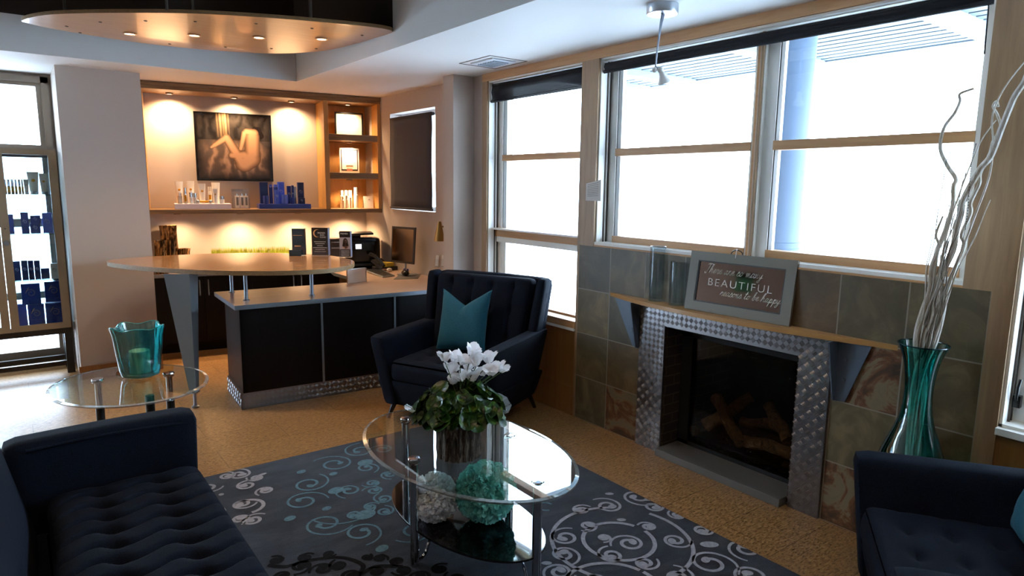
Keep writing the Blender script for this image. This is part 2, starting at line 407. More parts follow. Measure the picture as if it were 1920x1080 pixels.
# right wall with its windows and firebox opening
RH = [(0.05, 0.86, 0.70, 2.46), (1.04, 3.25, 1.27, 2.485), (1.72, 2.59, 0.0, 0.815), (3.41, 4.53, 0.66, 2.485), (5.38, 6.28, 1.40, 2.36)]
mb = MB()
for a, b_, z0, z1 in holes(-2.0, 7.6, 0, ZC, RH): mb.b2((XW, a, z0), (3.42, b_, z1))
struct(mb.build('wall_right', WALL))
mb = MB().b2((2.965, 4.74, 0), (XW, 4.90, ZC)); struct(mb.build('wall_pier', WALL))
mb = MB().b2((0.365, 6.45, 0), (0.955, 7.3, ZC)); struct(mb.build('wall_column', WALL))
# back wall of the desk area stands at a slight angle
SM = Matrix.Translation((1.0, 6.87, 0)) @ Matrix.Rotation(SA, 4, 'Z')
mb = MB(); mb.X = SM; mb.b2((-0.12, 0.40, 0), (2.3, 0.5, ZC)); struct(mb.build('wall_back', WALL))
WH = [(-2.4, 0.305, 0.10, 2.49)]
mb = MB()
for a, b_, z0, z1 in holes(-2.8, 0.365, 0, ZC, WH): mb.b2((a, 7.10, z0), (b_, 7.30, z1))
struct(mb.build('wall_left', WALL))
struct(MB().b2((-2.8, -2.0, 0), (-2.6, 7.3, 3.3)).build('wall_side', WALL))
struct(MB().b2((-2.6, -2.0, 0), (3.17, -1.85, 3.3)).build('wall_front', WALL))
# slate tile field on the right wall
mb = MB()
for a, b_, z0, z1 in holes(0.935, 3.389, 0, 1.2515, [(1.72, 2.59, 0.0, 0.815)]): mb.b2((XW - 0.015, a, z0), (XW, b_, z1))
struct(mb.build('wall_fireplace', SLATE, origin=(3.16, 0.935, 0)))
# wood trims
struct(MB().b2((XW - 0.016, -1.0, 2.485), (XW, 4.60, ZC)).build('trim_1', MAPLEY))
struct(MB().b2((XW - 0.014, 4.53, 0), (XW, 4.60, 2.485)).build('trim_2', MAPLE))
mb = MB().b2((XW - 0.016, 3.25, 1.2515), (XW, 3.41, 2.485)).b2((XW - 0.016, 3.389, 0), (XW, 3.41, 1.2515)); struct(mb.build('trim_3', MAPLE))
mb = MB().b2((XW - 0.016, 0.86, 1.2515), (XW, 1.04, 2.485)).b2((XW - 0.016, 0.86, 0), (XW, 0.935, 1.2515)); struct(mb.build('trim_4', MAPLE))
mb = MB().b2((XW - 0.010, 3.41, 0), (XW, 4.53, 0.63)).b2((XW - 0.018, 3.41, 0), (XW - 0.010, 4.53, 0.21)).b2((XW - 0.014, 3.41, 0.21), (XW - 0.010, 4.53, 0.216)); struct(mb.build('trim_5', PANELW))
mb = MB().b2((XW - 0.010, 0.0, 0), (XW, 0.86, 0.66)); struct(mb.build('trim_6', PANELW))
struct(MB().b2((0.350, 6.43, 0), (0.975, 6.45, 0.11)).build('baseboard_column', PANELW))
# --- windows on the right wall
def window(n, y0, y1, z0, z1, units, transoms, deep=True):
    w_ = MB()                                             # white jamb liner
    w_.b2((XW, y0, z0), (3.345, y0 + 0.012, z1)); w_.b2((XW, y1 - 0.012, z0), (3.345, y1, z1)); w_.b2((XW, y0, z1 - 0.012), (3.345, y1, z1)); w_.b2((XW, y0, z0), (3.345, y1, z0 + 0.012))
    for q in (3.225, 3.252): w_.b2((q, y1 - 0.02, z0), (q + 0.006, y1 - 0.011, z1), 1)
    fr = struct(w_.build('window_%d' % n, [WINW, SASHD], merge=False))
    for (a, b_) in units:
        s_ = MB(); k = 0.045
        s_.b2((3.262, a, z0 + 0.01), (3.335, a + k, z1 - 0.01)); s_.b2((3.262, b_ - k - 0.02, z0 + 0.01), (3.335, b_, z1 - 0.01))
        s_.b2((3.268, b_ - k - 0.026, z0), (3.30, b_ - k - 0.02, z1), 2)
        s_.b2((3.262, a + k, z1 - 0.05), (3.335, b_ - k, z1 - 0.01)); s_.b2((3.255, a + k - 0.003, z0 + 0.012), (3.335, b_ - k - 0.017, z0 + 0.055), 1)
        s_.b2((3.24, a + 0.002, z0), (3.262, a + 0.02, z1 - 0.01), 1)
        sa = s_.build('sash', [WINW, MAPLEY, SASHD], fr, merge=False)
        for tz_ in transoms: MB().b2((3.258, a + k - 0.003, tz_ - 0.024), (3.33, b_ - k - 0.017, tz_ + 0.024)).build('transom', MAPLEY, fr)
        MB().b2((3.300, a + k - 0.005, z0 + 0.04), (3.306, b_ - k + 0.0, z1 - 0.04)).build('pane', PANE, fr)
    return fr
w2 = window(2, 1.04, 3.25, 1.27, 2.485, [(1.052, 2.085), (2.115, 3.238)], [1.882])
mb = MB().b2((3.235, 2.085, 1.27), (3.345, 2.115, 2.485)).b2((3.225, 2.093, 1.27), (3.235, 2.107, 2.485), 1); mb.build('mullion', [WINW, MAPLE], w2, merge=False)
mb = MB().b2((XW - 0.010, 1.04, 1.262), (3.262, 3.255, 1.282), 0).b2((XW - 0.014, 1.04, 1.2515), (XW, 3.25, 1.262), 1); mb.build('sill', [WINW, MAPLEY], w2, merge=False, bevel=0.002)
w1 = window(1, 3.41, 4.53, 0.66, 2.485, [(3.422, 4.518)], [1.878])
mb = MB().b2((3.235, 3.422, 1.235), (3.34, 4.518, 1.305), 0).b2((3.20, 3.422, 1.292), (3.24, 4.518, 1.305), 1); mb.build('mid_rail', [MAPLEY, WINW], w1, merge=False)
mb = MB().b2((3.24, 3.435, 1.19), (3.335, 4.50, 1.235)).b2((3.262, 4.40, 0.67), (3.335, 4.45, 1.2)); mb.build('lower_sash', WINW, w1, merge=False)
mb = MB().b2((XW - 0.03, 3.41, 0.63), (3.262, 4.53, 0.648), 0).b2((XW - 0.022, 3.41, 0.648), (3.25, 4.53, 0.70), 1); mb.build('sill', [WINW, MAPLEY], w1, merge=False)
w3 = window(3, 0.05, 0.86, 0.70, 2.46, [(0.062, 0.848)], [1.878])
mb = MB().b2((XW - 0.035, 0.0, 0.672), (3.262, 0.86, 0.70)); mb.build('sill', WINW, w3, merge=False)
mb = MB().tube([(3.25, 0.83, 0.80), (3.215, 0.825, 0.82), (3.205, 0.82, 0.87), (3.215, 0.818, 0.90)], 0.006, 8).box((3.25, 0.83, 0.80), (0.03, 0.03, 0.05)); mb.build('crank_handle', BLACK, w3)
mb = MB()
for a, b_, z0, z1 in holes(5.38, 6.28, 1.40, 2.36, [(5.42, 6.24, 1.44, 2.32)]): mb.b2((3.30, a, z0), (3.35, b_, z1))
w4 = struct(mb.build('window_4', WINW)); MB().b2((3.32, 5.42, 1.44), (3.325, 6.24, 2.32)).build('pane', PANE, w4)
# --- the tall window left of the column
mb = MB()
for a, b_, z0, z1 in holes(-2.4, 0.305, 0.10, 2.49, [(-2.34, -1.15, 0.16, 1.86), (-2.34, -1.15, 1.95, 2.44), (-1.09, 0.255, 0.16, 0.62), (-1.09, 0.255, 0.68, 1.25), (-1.09, 0.255, 1.32, 1.86), (-1.09, 0.255, 1.95, 2.44)]): mb.b2((a, 7.09, z0), (b_, 7.2, z1))
mb.b2((0.29, 7.06, 0.1), (0.345, 7.09, 2.52)); mb.b2((-2.4, 7.06, 2.47), (0.345, 7.09, 2.52))
w5 = struct(mb.build('window_5', mat('taupe_window_frame', '8d8073', 0.5), merge=False)); MB().b2((-2.36, 7.14, 0.12), (0.27, 7.146, 2.46)).build('pane', PANE, w5)

# --- outdoors
GROUND = mat('pale_pavement', 'e2e6ea', 0.9)
t, b = nt(GROUND); t.links.new(ramp(t, noise_t(t, coords(t, (0.4, 1.6, 1)), 1.0, 4), [(0.3, 'd2d8de'), (0.7, 'eef1f4')]), b.inputs['Base Color'])
mb = MB().b2((-30, -30, -0.3), (45, 45, -0.12)); struct(mb.build('ground', GROUND))
CANO = mat('canopy_paint', '5f686f', 0.7)
BEAMM = mat('canopy_beam_white', '8b9399', 0.7)
cp = thing('porch_canopy', 'white slatted porch canopy outside above the right windows', 'canopy', (4.6, 3.0, 2.75))
mb = MB()
for k in range(18): mb.b2((3.50 + k * 0.125, -1.0, 2.75), (3.50 + k * 0.125 + 0.092, 5.2, 2.77))
mb.build('slat_panel', CANO, cp, merge=False)
for yy in (0.4, 1.75, 3.1, 4.45, 5.06): MB().b2((3.45, yy, 2.69), (5.72, yy + 0.14, 2.76)).build('beam', BEAMM, cp)
MB().b2((5.70, -1.0, 2.74), (5.74, 5.2, 2.80)).build('fascia', CANO, cp)
MB().b2((3.45, -1.0, 2.90), (5.75, 5.2, 2.93)).build('roof_panel', mat('canopy_roof_panel', '0c0e10', 0.9), cp)
pc = MB(); pc.lathe((4.15, 2.50, -0.12), [(0.16, 0), (0.16, 1.38), (0.165, 1.385), (0.165, 1.42), (0.16, 1.425), (0.16, 2.80)], 32)
tag(pc.build('porch_column', mat('weathered_blue_grey_column', '53647a', 0.6)), 'round blue grey column standing outside the large right window', 'column')

# --- blinds
def blind(name, label, y0, y1, zt, zb, x, m_, skew=0.0):
    t_ = thing(name, label, 'blind', (x, (y0 + y1) / 2, zb), 0, 'roller blinds at the windows')
    MB().grid(lambda u, v: Vector((x + 0.004 * math.sin(v * 9), y0 + (y1 - y0) * u, zb + 0.02 + (zt - zb - 0.02) * v + skew * (1 - v) * u)), 8, 12).build('cloth', m_, t_, solid=0.002)
    MB().tube([(x, y0, zb + 0.012), (x, y1, zb + 0.012 + skew)], 0.011, 10).build('bottom_bar', m_, t_)
    MB().tube([(x + 0.018, y0, zt - 0.018), (x + 0.018, y1, zt - 0.018)], 0.016, 14).build('roller', m_, t_)
    return t_
BLT = mat('black_sheer_blind', '10141a', 0.9); t, b = nt(BLT); b.inputs['Alpha'].default_value = 0.93
blind('roller_blind', 'short black roller blind hanging at the narrower left window', 3.435, 4.515, 2.462, 2.315, 3.19, BLT)
t_ = blind('roller_blind', 'long rolled up black blind across the large window', 1.055, 3.235, 2.455, 2.388, 3.19, BLIND)
MB().tube([(3.185, 1.075, 2.40), (3.185, 1.07, 2.20)], 0.003, 6).build('pull_chain', BLACK, t_)
blind('roller_blind', 'charcoal blind covering the small window by the desk', 5.415, 6.262, 2.318, 1.408, 3.155, BLINDB)
mb = MB().b2((3.20, 3.43, 2.468), (3.235, 4.515, 2.485)); tag(mb.build('blind_rail', WINW), 'white blind rail above the short black blind', 'rail')
mb = MB().b2((3.20, 1.05, 2.468), (3.235, 3.24, 2.485)); tag(mb.build('blind_rail', WINW), 'long white blind rail above the rolled up black blind', 'rail')

# --- ceiling vent, pendant spot
vt = thing('ceiling_vent', 'square white ceiling vent near the left window', 'vent', (2.905, 4.10, 2.535))
MB().b2((2.80, 3.96, 2.535), (3.01, 4.24, 2.545)).build('face_plate', mat('vent_white', 'c7cdd4', 0.5), vt, bevel=0.003)
mb = MB()
for k in range(7): mb.b2((2.84, 3.995 + k * 0.032, 2.528), (2.97, 3.995 + k * 0.032 + 0.014, 2.536))
mb.build('louvre', mat('vent_louvre_grey', '9099a2', 0.5), vt, merge=False)
mb = MB()
for a, b_, z0, z1 in holes(3.90, 4.30, 2.74, 3.07, [(3.905, 4.295, 2.745, 3.065)]): mb.b2((z0, a, 2.541), (z1, b_, 2.5452))
mb.build('gap_line', mat('vent_gap_brown', '7a706a', 0.7), vt, merge=False)
pd = thing('pendant_spot', 'small white spotlight on a thin jointed rod below a round ceiling rose', 'lamp', (2.69, 2.31, 2.10))
MB().lathe((2.655, 2.30, 2.50), [(0.0, 0), (0.074, 0.0), (0.078, 0.006), (0.078, 0.045)], 36).build('ceiling_rose', mat('brushed_nickel', 'b4bac2', 0.3, 0.8), pd)
MB().tube([(2.66, 2.30, 2.50), (2.655, 2.305, 2.46), (2.64, 2.31, 2.33), (2.635, 2.312, 2.245)], [0.010, 0.007, 0.004, 0.004], 8).tube([(2.635, 2.312, 2.25), (2.65, 2.30, 2.235), (2.66, 2.295, 2.20)], 0.006, 8).build('rod', mat('rod_nickel', '9aa4b4', 0.4, 0.6), pd)
MB().ball((2.632, 2.314, 2.235), 0.014, 12).ball((2.655, 2.296, 2.235), 0.016, 12).build('joint', WHITE, pd)
MB().lathe((2.660, 2.292, 2.225), [(0.012, 0), (0.016, 0.02), (0.032, 0.055), (0.030, 0.058), (0.0, 0.05)], 20, axis=(0.35, -0.1, -1)).build('lamp_head', WHITE, pd)

# --- oval plywood ceiling panel hung over the desk
oz = 2.65
ov = thing('hanging_oval_panel', 'large oval plywood panel with four lit downlights hanging from the ceiling', 'ceiling panel', (1.1, 5.0, oz))
OP = smooth([(0.159, 5.377), (0.306, 5.066), (0.685, 4.699), (1.071, 4.425), (1.60, 4.20), (2.08, 4.10), (2.105, 4.4), (2.06, 4.80), (1.96, 5.13), (1.70, 5.44), (1.238, 5.62), (0.812, 5.65), (0.388, 5.56), (0.21, 5.47)], 6, True)
mb = MB(); mb.prism([(p[0], p[1]) for p in [Vector((q[0], q[1], 0)) for q in OP]], oz, oz + 0.022, 0, 1); mb.build('panel', [OVALW, EDGEW], ov)
LM = mat('lamp_trim_ring', 'c9a27c', 0.3, 0.5)
OL = [(0.747, 5.34), (1.104, 5.101), (1.469, 4.876), (1.825, 4.638)]
for (x, y) in OL:
    tr = MB().lathe((x, y, oz - 0.008), [(0.030, 0.008), (0.042, 0.006), (0.044, 0.0), (0.034, -0.002), (0.030, 0.004)], 24).build('downlight', LM, ov)
    MB().lathe((x, y, oz - 0.006), [(0, 0), (0.031, 0.0), (0.031, 0.004)], 20).build('lens', LAMPON, tr)
for (px, py) in ((125, 49), (188, 41), (150, 61), (273, 39), (318, 82), (366, 40), (423, 88), (480, 44), (509, 91), (585, 53), (593, 91), (679, 66)):
    p = at_z(px, py, oz); MB().ball((p.x, p.y, oz - 0.001), 0.011, 8, 0, (1, 1, 0.4)).build('bolt', SASHD, ov)
for (px, py) in ((122, 24), (313, 18), (362, 22), (582, 38)):
    p = at_z(px, py, oz + 0.02); MB().tube([(p.x, p.y, oz + 0.015), (p.x, p.y, 3.3)], 0.008 if px != 582 else 0.014, 8).build('hanging_rod', SASHD, ov)
# ============================================================ DESK AREA
# --- wall shelving with its lamps (local frame: x along the wall, y into it)
SF = thing('wall_shelving', 'long lit wooden wall niche and cubby shelving above the desk', 'shelving', (1.0, 6.87, 0), SA)
def sbox(name, m_, boxes, parent=SF, bevel=0.003, mi=None):
    mb = MB(); mb.X = SM
    for bx in boxes: mb.b2(bx[0], bx[1], bx[2] if len(bx) > 2 else 0)
    return mb.build(name, m_, parent, merge=False, bevel=bevel)
sbox('top_board', [SHELFH, SHELFW], [((0, 0.0, 2.478), (2.2, 0.36, 2.54)), ((0.0, -0.012, 2.508), (2.2, 0.0, 2.54))])
sbox('bottom_board', [SHELFH, SHELFW], [((0, 0.0, 1.356), (2.2, 0.395, 1.396))])
sbox('side_panel', SHELFW, [((0.0, 0.0, 1.396), (0.022, 0.395, 2.478))])
sbox('side_panel', SHELFW, [((2.165, 0.0, 1.396), (2.2, 0.36, 2.478))])
sbox('divider', SHELFW, [((1.615, 0.0, 1.396), (1.662, 0.395, 2.478))])
for z0, z1 in ((1.705, 1.768), (2.092, 2.155)): sbox('cubby_shelf', SHELFH, [((1.662, 0.004, z0), (2.165, 0.395, z1))])
sbox('cubby_back', SHELFW, [((1.662, 0.385, 1.396), (2.165, 0.397, 2.478))], bevel=0)
PUCK = mat('puck_lamp_rim', '8a7a66', 0.35, 0.8)
warm = (1.0, 0.66, 0.36)
def spot(loc, power, size=100, blend=0.6, radius=0.025, rot=(0, 0, 0), color=warm):
    l = bpy.data.lights.new('halogen', 'SPOT'); l.energy = power; l.spot_size = math.radians(size); l.spot_blend = blend; l.shadow_soft_size = radius; l.color = color
    o = bpy.data.objects.new('halogen', l); COL.objects.link(o); o.location = loc; o.rotation_euler = rot; return o
def puck(x, y, z, power, size=110, aim=0.0, lit=True):
    p = SM @ Vector((x, y, z)); mb = MB(); mb.lathe(p - Vector((0, 0, 0.014)), [(0.024, 0.003), (0.026, 0.0), (0.033, 0.0), (0.033, 0.014)], 24)
    r_ = mb.build('puck_lamp', PUCK, SF)
    MB().lathe(p - Vector((0, 0, 0.011)), [(0.0, 0), (0.025, 0.0), (0.025, 0.008)], 20).build('lens', LAMPON, r_)
    s_ = spot(p - Vector((0, 0, 0.022)), power, min(150, size + 20), 0.9); s_.rotation_euler = (aim, 0, SA)
PW = 58.0
puck(0.244, 0.24, 2.478, PW * 1.4, 120, 0.25); puck(0.807, 0.24, 2.478, PW, 120, 0.25); puck(1.347, 0.24, 2.478, PW, 120, 0.25)
puck(1.90, 0.17, 2.478, PW * 0.62, 115); puck(1.90, 0.17, 2.092, PW * 0.62, 115); puck(1.90, 0.17, 1.705, PW * 0.62, 115)
for x in (0.247, 0.81, 1.363, 1.885): puck(x, 0.2, 1.356, PW * 0.8 if x != 0.247 else PW * 0.5, 140)

# --- artwork : a curled figure on draped cloth, painted over a fine grid
def art_color(u, v):
    # u right, v down, 0..1
    n = noise.fractal(Vector((u * 5, v * 3, 2.0)), 1.0, 2.0, 4)
    c = Vector((0.035, 0.028, 0.025))
    dr = 0.5 + 0.5 * math.sin(u * 38 + 5 * n + v * 6)
    c += Vector((0.07, 0.055, 0.045)) * dr * max(0, 1 - abs(v - 0.2) * 2.0)
    if v > 0.36 + 0.1 * abs(u - 0.5):                                # cloth folds
        k = 0.5 + 0.5 * math.sin((u - 0.5) * 46 * (1 - 0.35 * v) + 4 * n + 9 * (v - 0.4) * (u - 0.5))
        fade = min(1, (v - 0.36) * 6) * max(0.0, min(1, (1.0 - v) * 4)) * max(0, min(1, u * 5)) * max(0, min(1, (1 - u) * 5))
        c += Vector((0.30, 0.17, 0.10)) * (0.18 + 0.8 * k ** 2) * fade
    for uu, wd, a in ((0.285, 0.010, 0.6), (0.325, 0.014, 1.1), (0.36, 0.010, 0.9), (0.39, 0.014, 1.2), (0.43, 0.008, 0.4)):
        if v < 0.36: c += Vector((1.0, 0.62, 0.30)) * a * math.exp(-((u - uu - 0.03 * v) / wd) ** 2) * (1 - v / 0.38) ** 0.5
    def cap(ax, ay, bx, by, ra, rb):
        dx, dy = bx - ax, by - ay; tt = max(0, min(1, ((u - ax) * dx + (v - ay) * dy) / (dx * dx + dy * dy)))
        d = math.hypot(u - ax - tt * dx, v - ay - tt * dy); r = ra + (rb - ra) * tt
        return 1 - d / r
    parts = [cap(0.74, 0.33, 0.73, 0.60, 0.10, 0.11), cap(0.70, 0.66, 0.62, 0.74, 0.15, 0.13), cap(0.60, 0.75, 0.40, 0.36, 0.085, 0.055), cap(0.40, 0.36, 0.24, 0.48, 0.05, 0.035),
             cap(0.62, 0.62, 0.46, 0.62, 0.08, 0.05), cap(0.64, 0.28, 0.58, 0.52, 0.04, 0.03), cap(0.24, 0.48, 0.20, 0.51, 0.03, 0.02), cap(0.67, 0.26, 0.76, 0.28, 0.05, 0.07)]
    best = max(parts)
    hair = cap(0.80, 0.25, 0.86, 0.32, 0.07, 0.04)
    if hair > 0 and best < 0.35: c = Vector((0.03, 0.02, 0.018))
    if best > 0:
        s_ = min(1, best * 1.6) ** 0.6; light = 0.55 + 0.6 * max(0, 0.62 - v) - 0.35 * max(0, u - 0.72)
        f_ = Vector((0.74, 0.40, 0.22)) * (0.10 + 1.0 * s_ ** 1.6) * light
        a = min(1, best * 14); c = c * (1 - a) + f_ * a
    bd = min(u, 1 - u, v, 1 - v); k = min(1.0, max(0.0, (bd - 0.012) / 0.10)) ** 0.7; c = c * (0.06 + 0.94 * k)
    if best <= 0: c = c * (0.5 if v < 0.4 else 0.95)
    return (max(0, c.x), max(0, c.y), max(0, c.z), 1)
ARTM = mat('printed_canvas', 'ffffff', 0.22, spec=0.5); t, b = nt(ARTM); at_ = N(t, 'ShaderNodeVertexColor'); at_.layer_name = 'print'; t.links.new(at_.outputs[0], b.inputs['Base Color'])
ar = thing('wall_picture', 'dark framed picture of a curled bare figure on brown draped cloth', 'picture', SM @ Vector((0.80, 0.36, 1.67)), SA)
NU, NV = 150, 140
mb = MB(); mb.X = SM; mb.grid(lambda u, v: Vector((0.445 + 0.71 * u, 0.352, 2.332 - 0.662 * v)), NU, NV)
ao = mb.build('print', ARTM, ar, merge=False); ca = ao.data.color_attributes.new('print', 'FLOAT_COLOR', 'POINT')
for i in range(NU + 1):
    for j in range(NV + 1): ca.data[i * (NV + 1) + j].color = art_color(i / NU, j / NV)
mb = MB(); mb.X = SM; mb.b2((0.442, 0.355, 1.667), (1.158, 0.399, 2.335)); mb.build('canvas_edge', BLACKM, ar)

# --- base cabinets and worktops
bc = thing('back_cabinet', 'dark wood base cabinets along the back wall under the shelving', 'cabinet', SM @ Vector((0.9, 0.1, 0)), SA)
mb = MB(); mb.X = SM; mb.b2((0.0, 0.14, 0.0), (1.75, 0.395, 0.10)).b2((0.0, 0.10, 0.10), (1.75, 0.395, 0.752)); mb.build('carcass', ESPR, bc, merge=False)
for k in range(4):
    x0 = 0.005 + k * 0.4375
    mb = MB(); mb.X = SM; mb.b2((x0, 0.082, 0.105), (x0 + 0.43, 0.10, 0.745)); d_ = mb.build('door', ESPR, bc, bevel=0.002)
    xh = x0 + (0.395 if k % 2 == 0 else 0.035)
    mb = MB(); mb.X = SM; mb.tube([(xh, 0.082, 0.56), (xh, 0.055, 0.57), (xh, 0.055, 0.70), (xh, 0.082, 0.71)], 0.006, 8); mb.build('handle', ALU, d_)
# worktop : back run, return along the windows and front run
P = lambda x, y: tuple((SM @ Vector((x, y, 0)))[:2])
wt = [P(0.0, 0.06), P(1.62, 0.06), (2.50, 6.22), (2.50, 5.50), (1.245, 5.585), (1.215, 4.865), (2.955, 4.745), (2.955, 4.91), (3.165, 4.91), (3.165, 6.855), P(0.0, 0.395)]
tag(MB().prism(wt, 0.752, 0.785, 0, 1).build('desk_worktop', [LAMIN, ALU], bevel=0.001), 'tan laminate worktop with grey metal edge running round the desk area', 'worktop')
dk = thing('reception_desk', 'dark wood reception desk with grey metal strips and tread plate plinth', 'desk', (2.0, 5.0, 0))
ang = math.atan2(4.745 - 4.865, 2.955 - 1.215); DM = Matrix.Translation((1.215, 4.865, 0)) @ Matrix.Rotation(ang, 4, 'Z')
mb = MB(); mb.X = DM; mb.b2((0.035, 0.03, 0.125), (1.735, 0.055, 0.752)); mb.b2((0.035, 0.03, 0.125), (0.06, 0.60, 0.752)); mb.b2((1.25, 0.03, 0.125), (1.27, 0.55, 0.752)); mb.b2((0.06, 0.5, 0.125), (1.25, 0.515, 0.752))
mb.build('panel', ESPR, dk, merge=False)
for x in (0.62, 1.22):
    mb = MB(); mb.X = DM; mb.b2((x, 0.022, 0.125), (x + 0.016, 0.032, 0.752)); mb.build('metal_strip', ALU, dk)
TREAD = mat('tread_plate', '8a8a8e', 0.30, 1.0); t, b = nt(TREAD); bump(t, b, noise_t(t, coords(t), 22, 3), 0.12, 0.004)
def tread(mb, o, ux, uz, nrm, w_, h_, pitch=0.033, hole=None):
    o = Vector(o); ux = Vector(ux); uz = Vector(uz); nrm = Vector(nrm)
    nx, nz = int(w_ / pitch), int(h_ / pitch); px_, pz_ = w_ / nx, h_ / nz
    for i in range(nx):
        for j in range(nz):
            a = (i + 0.5) * px_; c_ = (j + 0.5) * pz_
            if hole and hole(a, c_): continue
            th = PI / 4 if (i + j) % 2 else -PI / 4
            d1 = ux * math.cos(th) + uz * math.sin(th); d2 = -ux * math.sin(th) + uz * math.cos(th)
            for k in (-1.5, -0.5, 0.5, 1.5):
                q = o + ux * a + uz * c_ + d2 * (k * pitch * 0.19)
                L, W_, H_ = pitch * 0.42, pitch * 0.075, pitch * 0.065
                vs = [q + d1 * L, q + d2 * W_ + d1 * 0.6 * L, q + d2 * W_ - d1 * 0.6 * L, q - d1 * L, q - d2 * W_ - d1 * 0.6 * L, q - d2 * W_ + d1 * 0.6 * L, q + nrm * H_ + d1 * L * 0.6, q + nrm * H_ - d1 * L * 0.6]
                mb.add(vs, [(0, 1, 6), (1, 2, 7, 6), (2, 3, 7), (3, 4, 7), (4, 5, 6, 7), (5, 0, 6)], 0, True)
mb = MB(); mb.X = DM; mb.b2((0.02, 0.035, 0.0), (1.735, 0.05, 0.125)); mb.b2((0.02, 0.035, 0.0), (0.035, 0.58, 0.125))
tread(mb, (0.02, 0.035, 0.0), (1, 0, 0), (0, 0, 1), (0, -1, 0), 1.715, 0.12); tread(mb, (0.02, 0.58, 0.0), (0, -1, 0), (0, 0, 1), (-1, 0, 0), 0.54, 0.12)
mb.build('plinth', TREAD, dk, merge=False)

# --- raised bar
br_ = thing('raised_bar_counter', 'rounded maple bar counter raised on steel posts above the desk', 'counter', (1.4, 5.4, 0))
BO = smooth([(0.568, 6.004), (0.66, 5.68), (0.837, 5.363), (1.10, 5.03), (1.363, 4.83), (1.626, 4.71), (1.866, 4.70), (2.063, 4.816), (2.19, 5.01), (2.235, 5.286), (2.164, 5.66), (1.825, 6.05), (1.413, 6.22), (0.985, 6.24), (0.70, 6.17)] and
            [(0.568, 6.004, 0), (0.66, 5.68, 0), (0.837, 5.363, 0), (1.10, 5.03, 0), (1.363, 4.83, 0), (1.626, 4.71, 0), (1.866, 4.70, 0), (2.063, 4.816, 0), (2.19, 5.01, 0), (2.235, 5.286, 0), (2.164, 5.66, 0), (1.825, 6.05, 0), (1.413, 6.22, 0), (0.985, 6.24, 0), (0.70, 6.17, 0)], 5, True)
MB().prism([(p.x, p.y) for p in BO], 0.995, 1.03, 0, 1).build('bar_top', [BARW, EDGEW], br_, bevel=0.002)
for (px, py) in ((435, 548), (462, 563), (585, 554)):
    p = at_z(px, py, 0.785); mb = MB().tube([(p.x, p.y, 0.785), (p.x, p.y, 0.995)], 0.014, 14); mb.lathe((p.x, p.y, 0.785), [(0.024, 0), (0.024, 0.006), (0.014, 0.008)], 20); mb.build('post', ALU, br_)
c0 = Vector((0.960, 5.17, 0)); d1 = Vector((0.80, -0.60, 0)); d2 = Vector((0.60, 0.80, 0))
mb = MB(); q = [c0 + d1 * -0.02, c0 + d1 * 0.03, c0 + d1 * 0.035, c0 + d1 * -0.15]
mb.slab([q[0] + Vector((0, 0, 0.13)), q[1] + Vector((0, 0, 0.13)), q[2] + Vector((0, 0, 0.995)), q[3] + Vector((0, 0, 0.995))], 0.008)
mb.slab([q[1] + Vector((0, 0, 0.13)), q[1] + d2 * 0.03 + d1 * 0.01 + Vector((0, 0, 0.13)), q[2] + d2 * 0.09 + d1 * 0.02 + Vector((0, 0, 0.995)), q[2] + Vector((0, 0, 0.995))], 0.008)
mb.box(c0 + d1 * 0.012 + Vector((0, 0, 0.12)), (0.07, 0.06, 0.012), math.atan2(-0.6, 0.8))
bl = mb.build('steel_leg', STEEL, br_, merge=False)
MB().lathe(c0 + d1 * 0.02, [(0.026, 0), (0.028, 0.01), (0.014, 0.016), (0.011, 0.03), (0.011, 0.12)], 20).build('foot', ALU, bl)

# --- brochure stands on the bar
TXT = mat('brochure_text', 'b9b3ac', 0.6); TXG = mat('copper_print', 'c08a55', 0.5); NAVYP = mat('dark_teal_print', '1c2c38', 0.35); BLKP = mat('black_print', '120e0f', 0.3); SKYP = mat('pale_blue_side', '8fa8cc', 0.3)
PHOTO = mat('portrait_backdrop', '8e8488', 0.5); SKIN = mat('portrait_skin', 'b98a74', 0.6); HAIRP = mat('portrait_hair', '2a1a17', 0.6)
def face_frame(px, pb, w_, yaw):
    p = at_z(px, pb, 1.03); x = Vector((math.cos(yaw), math.sin(yaw), 0)); return p, x
def bar_item(name, label, cat, px, pb, w_, h_, yaw, bmat, smat, depth=0.05, group='leaflet stands on the bar'):
    p = at_z(px, pb, 1.03); T = Matrix.Translation(p) @ Matrix.Rotation(yaw, 4, 'Z')
    t_ = thing(name, label, cat, p, yaw, group)
    mb = MB(); mb.X = T; mb.b2((0, 0.008, 0.006), (w_, 0.012 + 0.004, h_)); mb.build('leaflet', bmat, t_)
    mb = MB(); mb.X = T; mb.b2((w_, 0.004, 0.006), (w_ + 0.003, depth, h_)); mb.build('side_panel', smat, t_)
    mb = MB(); mb.X = T; mb.b2((-0.004, 0, 0), (w_ + 0.004, 0.003, h_ * 0.32)).b2((-0.004, 0.0, 0), (w_ + 0.004, depth, 0.004)).b2((-0.004, 0.018, 0), (w_ + 0.004, 0.021, h_ * 0.95)); mb.build('acrylic_holder', ACRYL, t_, merge=False)
    return t_, T
yaw = -0.62
t_, T = bar_item('leaflet_stand', 'tall narrow dark teal leaflet stand, leftmost on the bar', 'leaflet stand', 548, 479.5, 0.105, 0.235, yaw, NAVYP, BLKP)
mb = MB(); mb.X = T; mb.b2((0.01, 0.006, 0.175), (0.09, 0.0075, 0.178)); mb.build('print_line', TXG, t_)
mb = MB(); mb.X = T; mb.b2((0.02, 0.006, 0.080), (0.075, 0.0075, 0.088)); mb.build('print_line', TXG, t_)
mb = MB(); mb.X = T; mb.b2((-0.018, -0.03, 0.0), (0.085, -0.012, 0.052)); mb.build('card_box', NAVYP, t_, bevel=0.002)
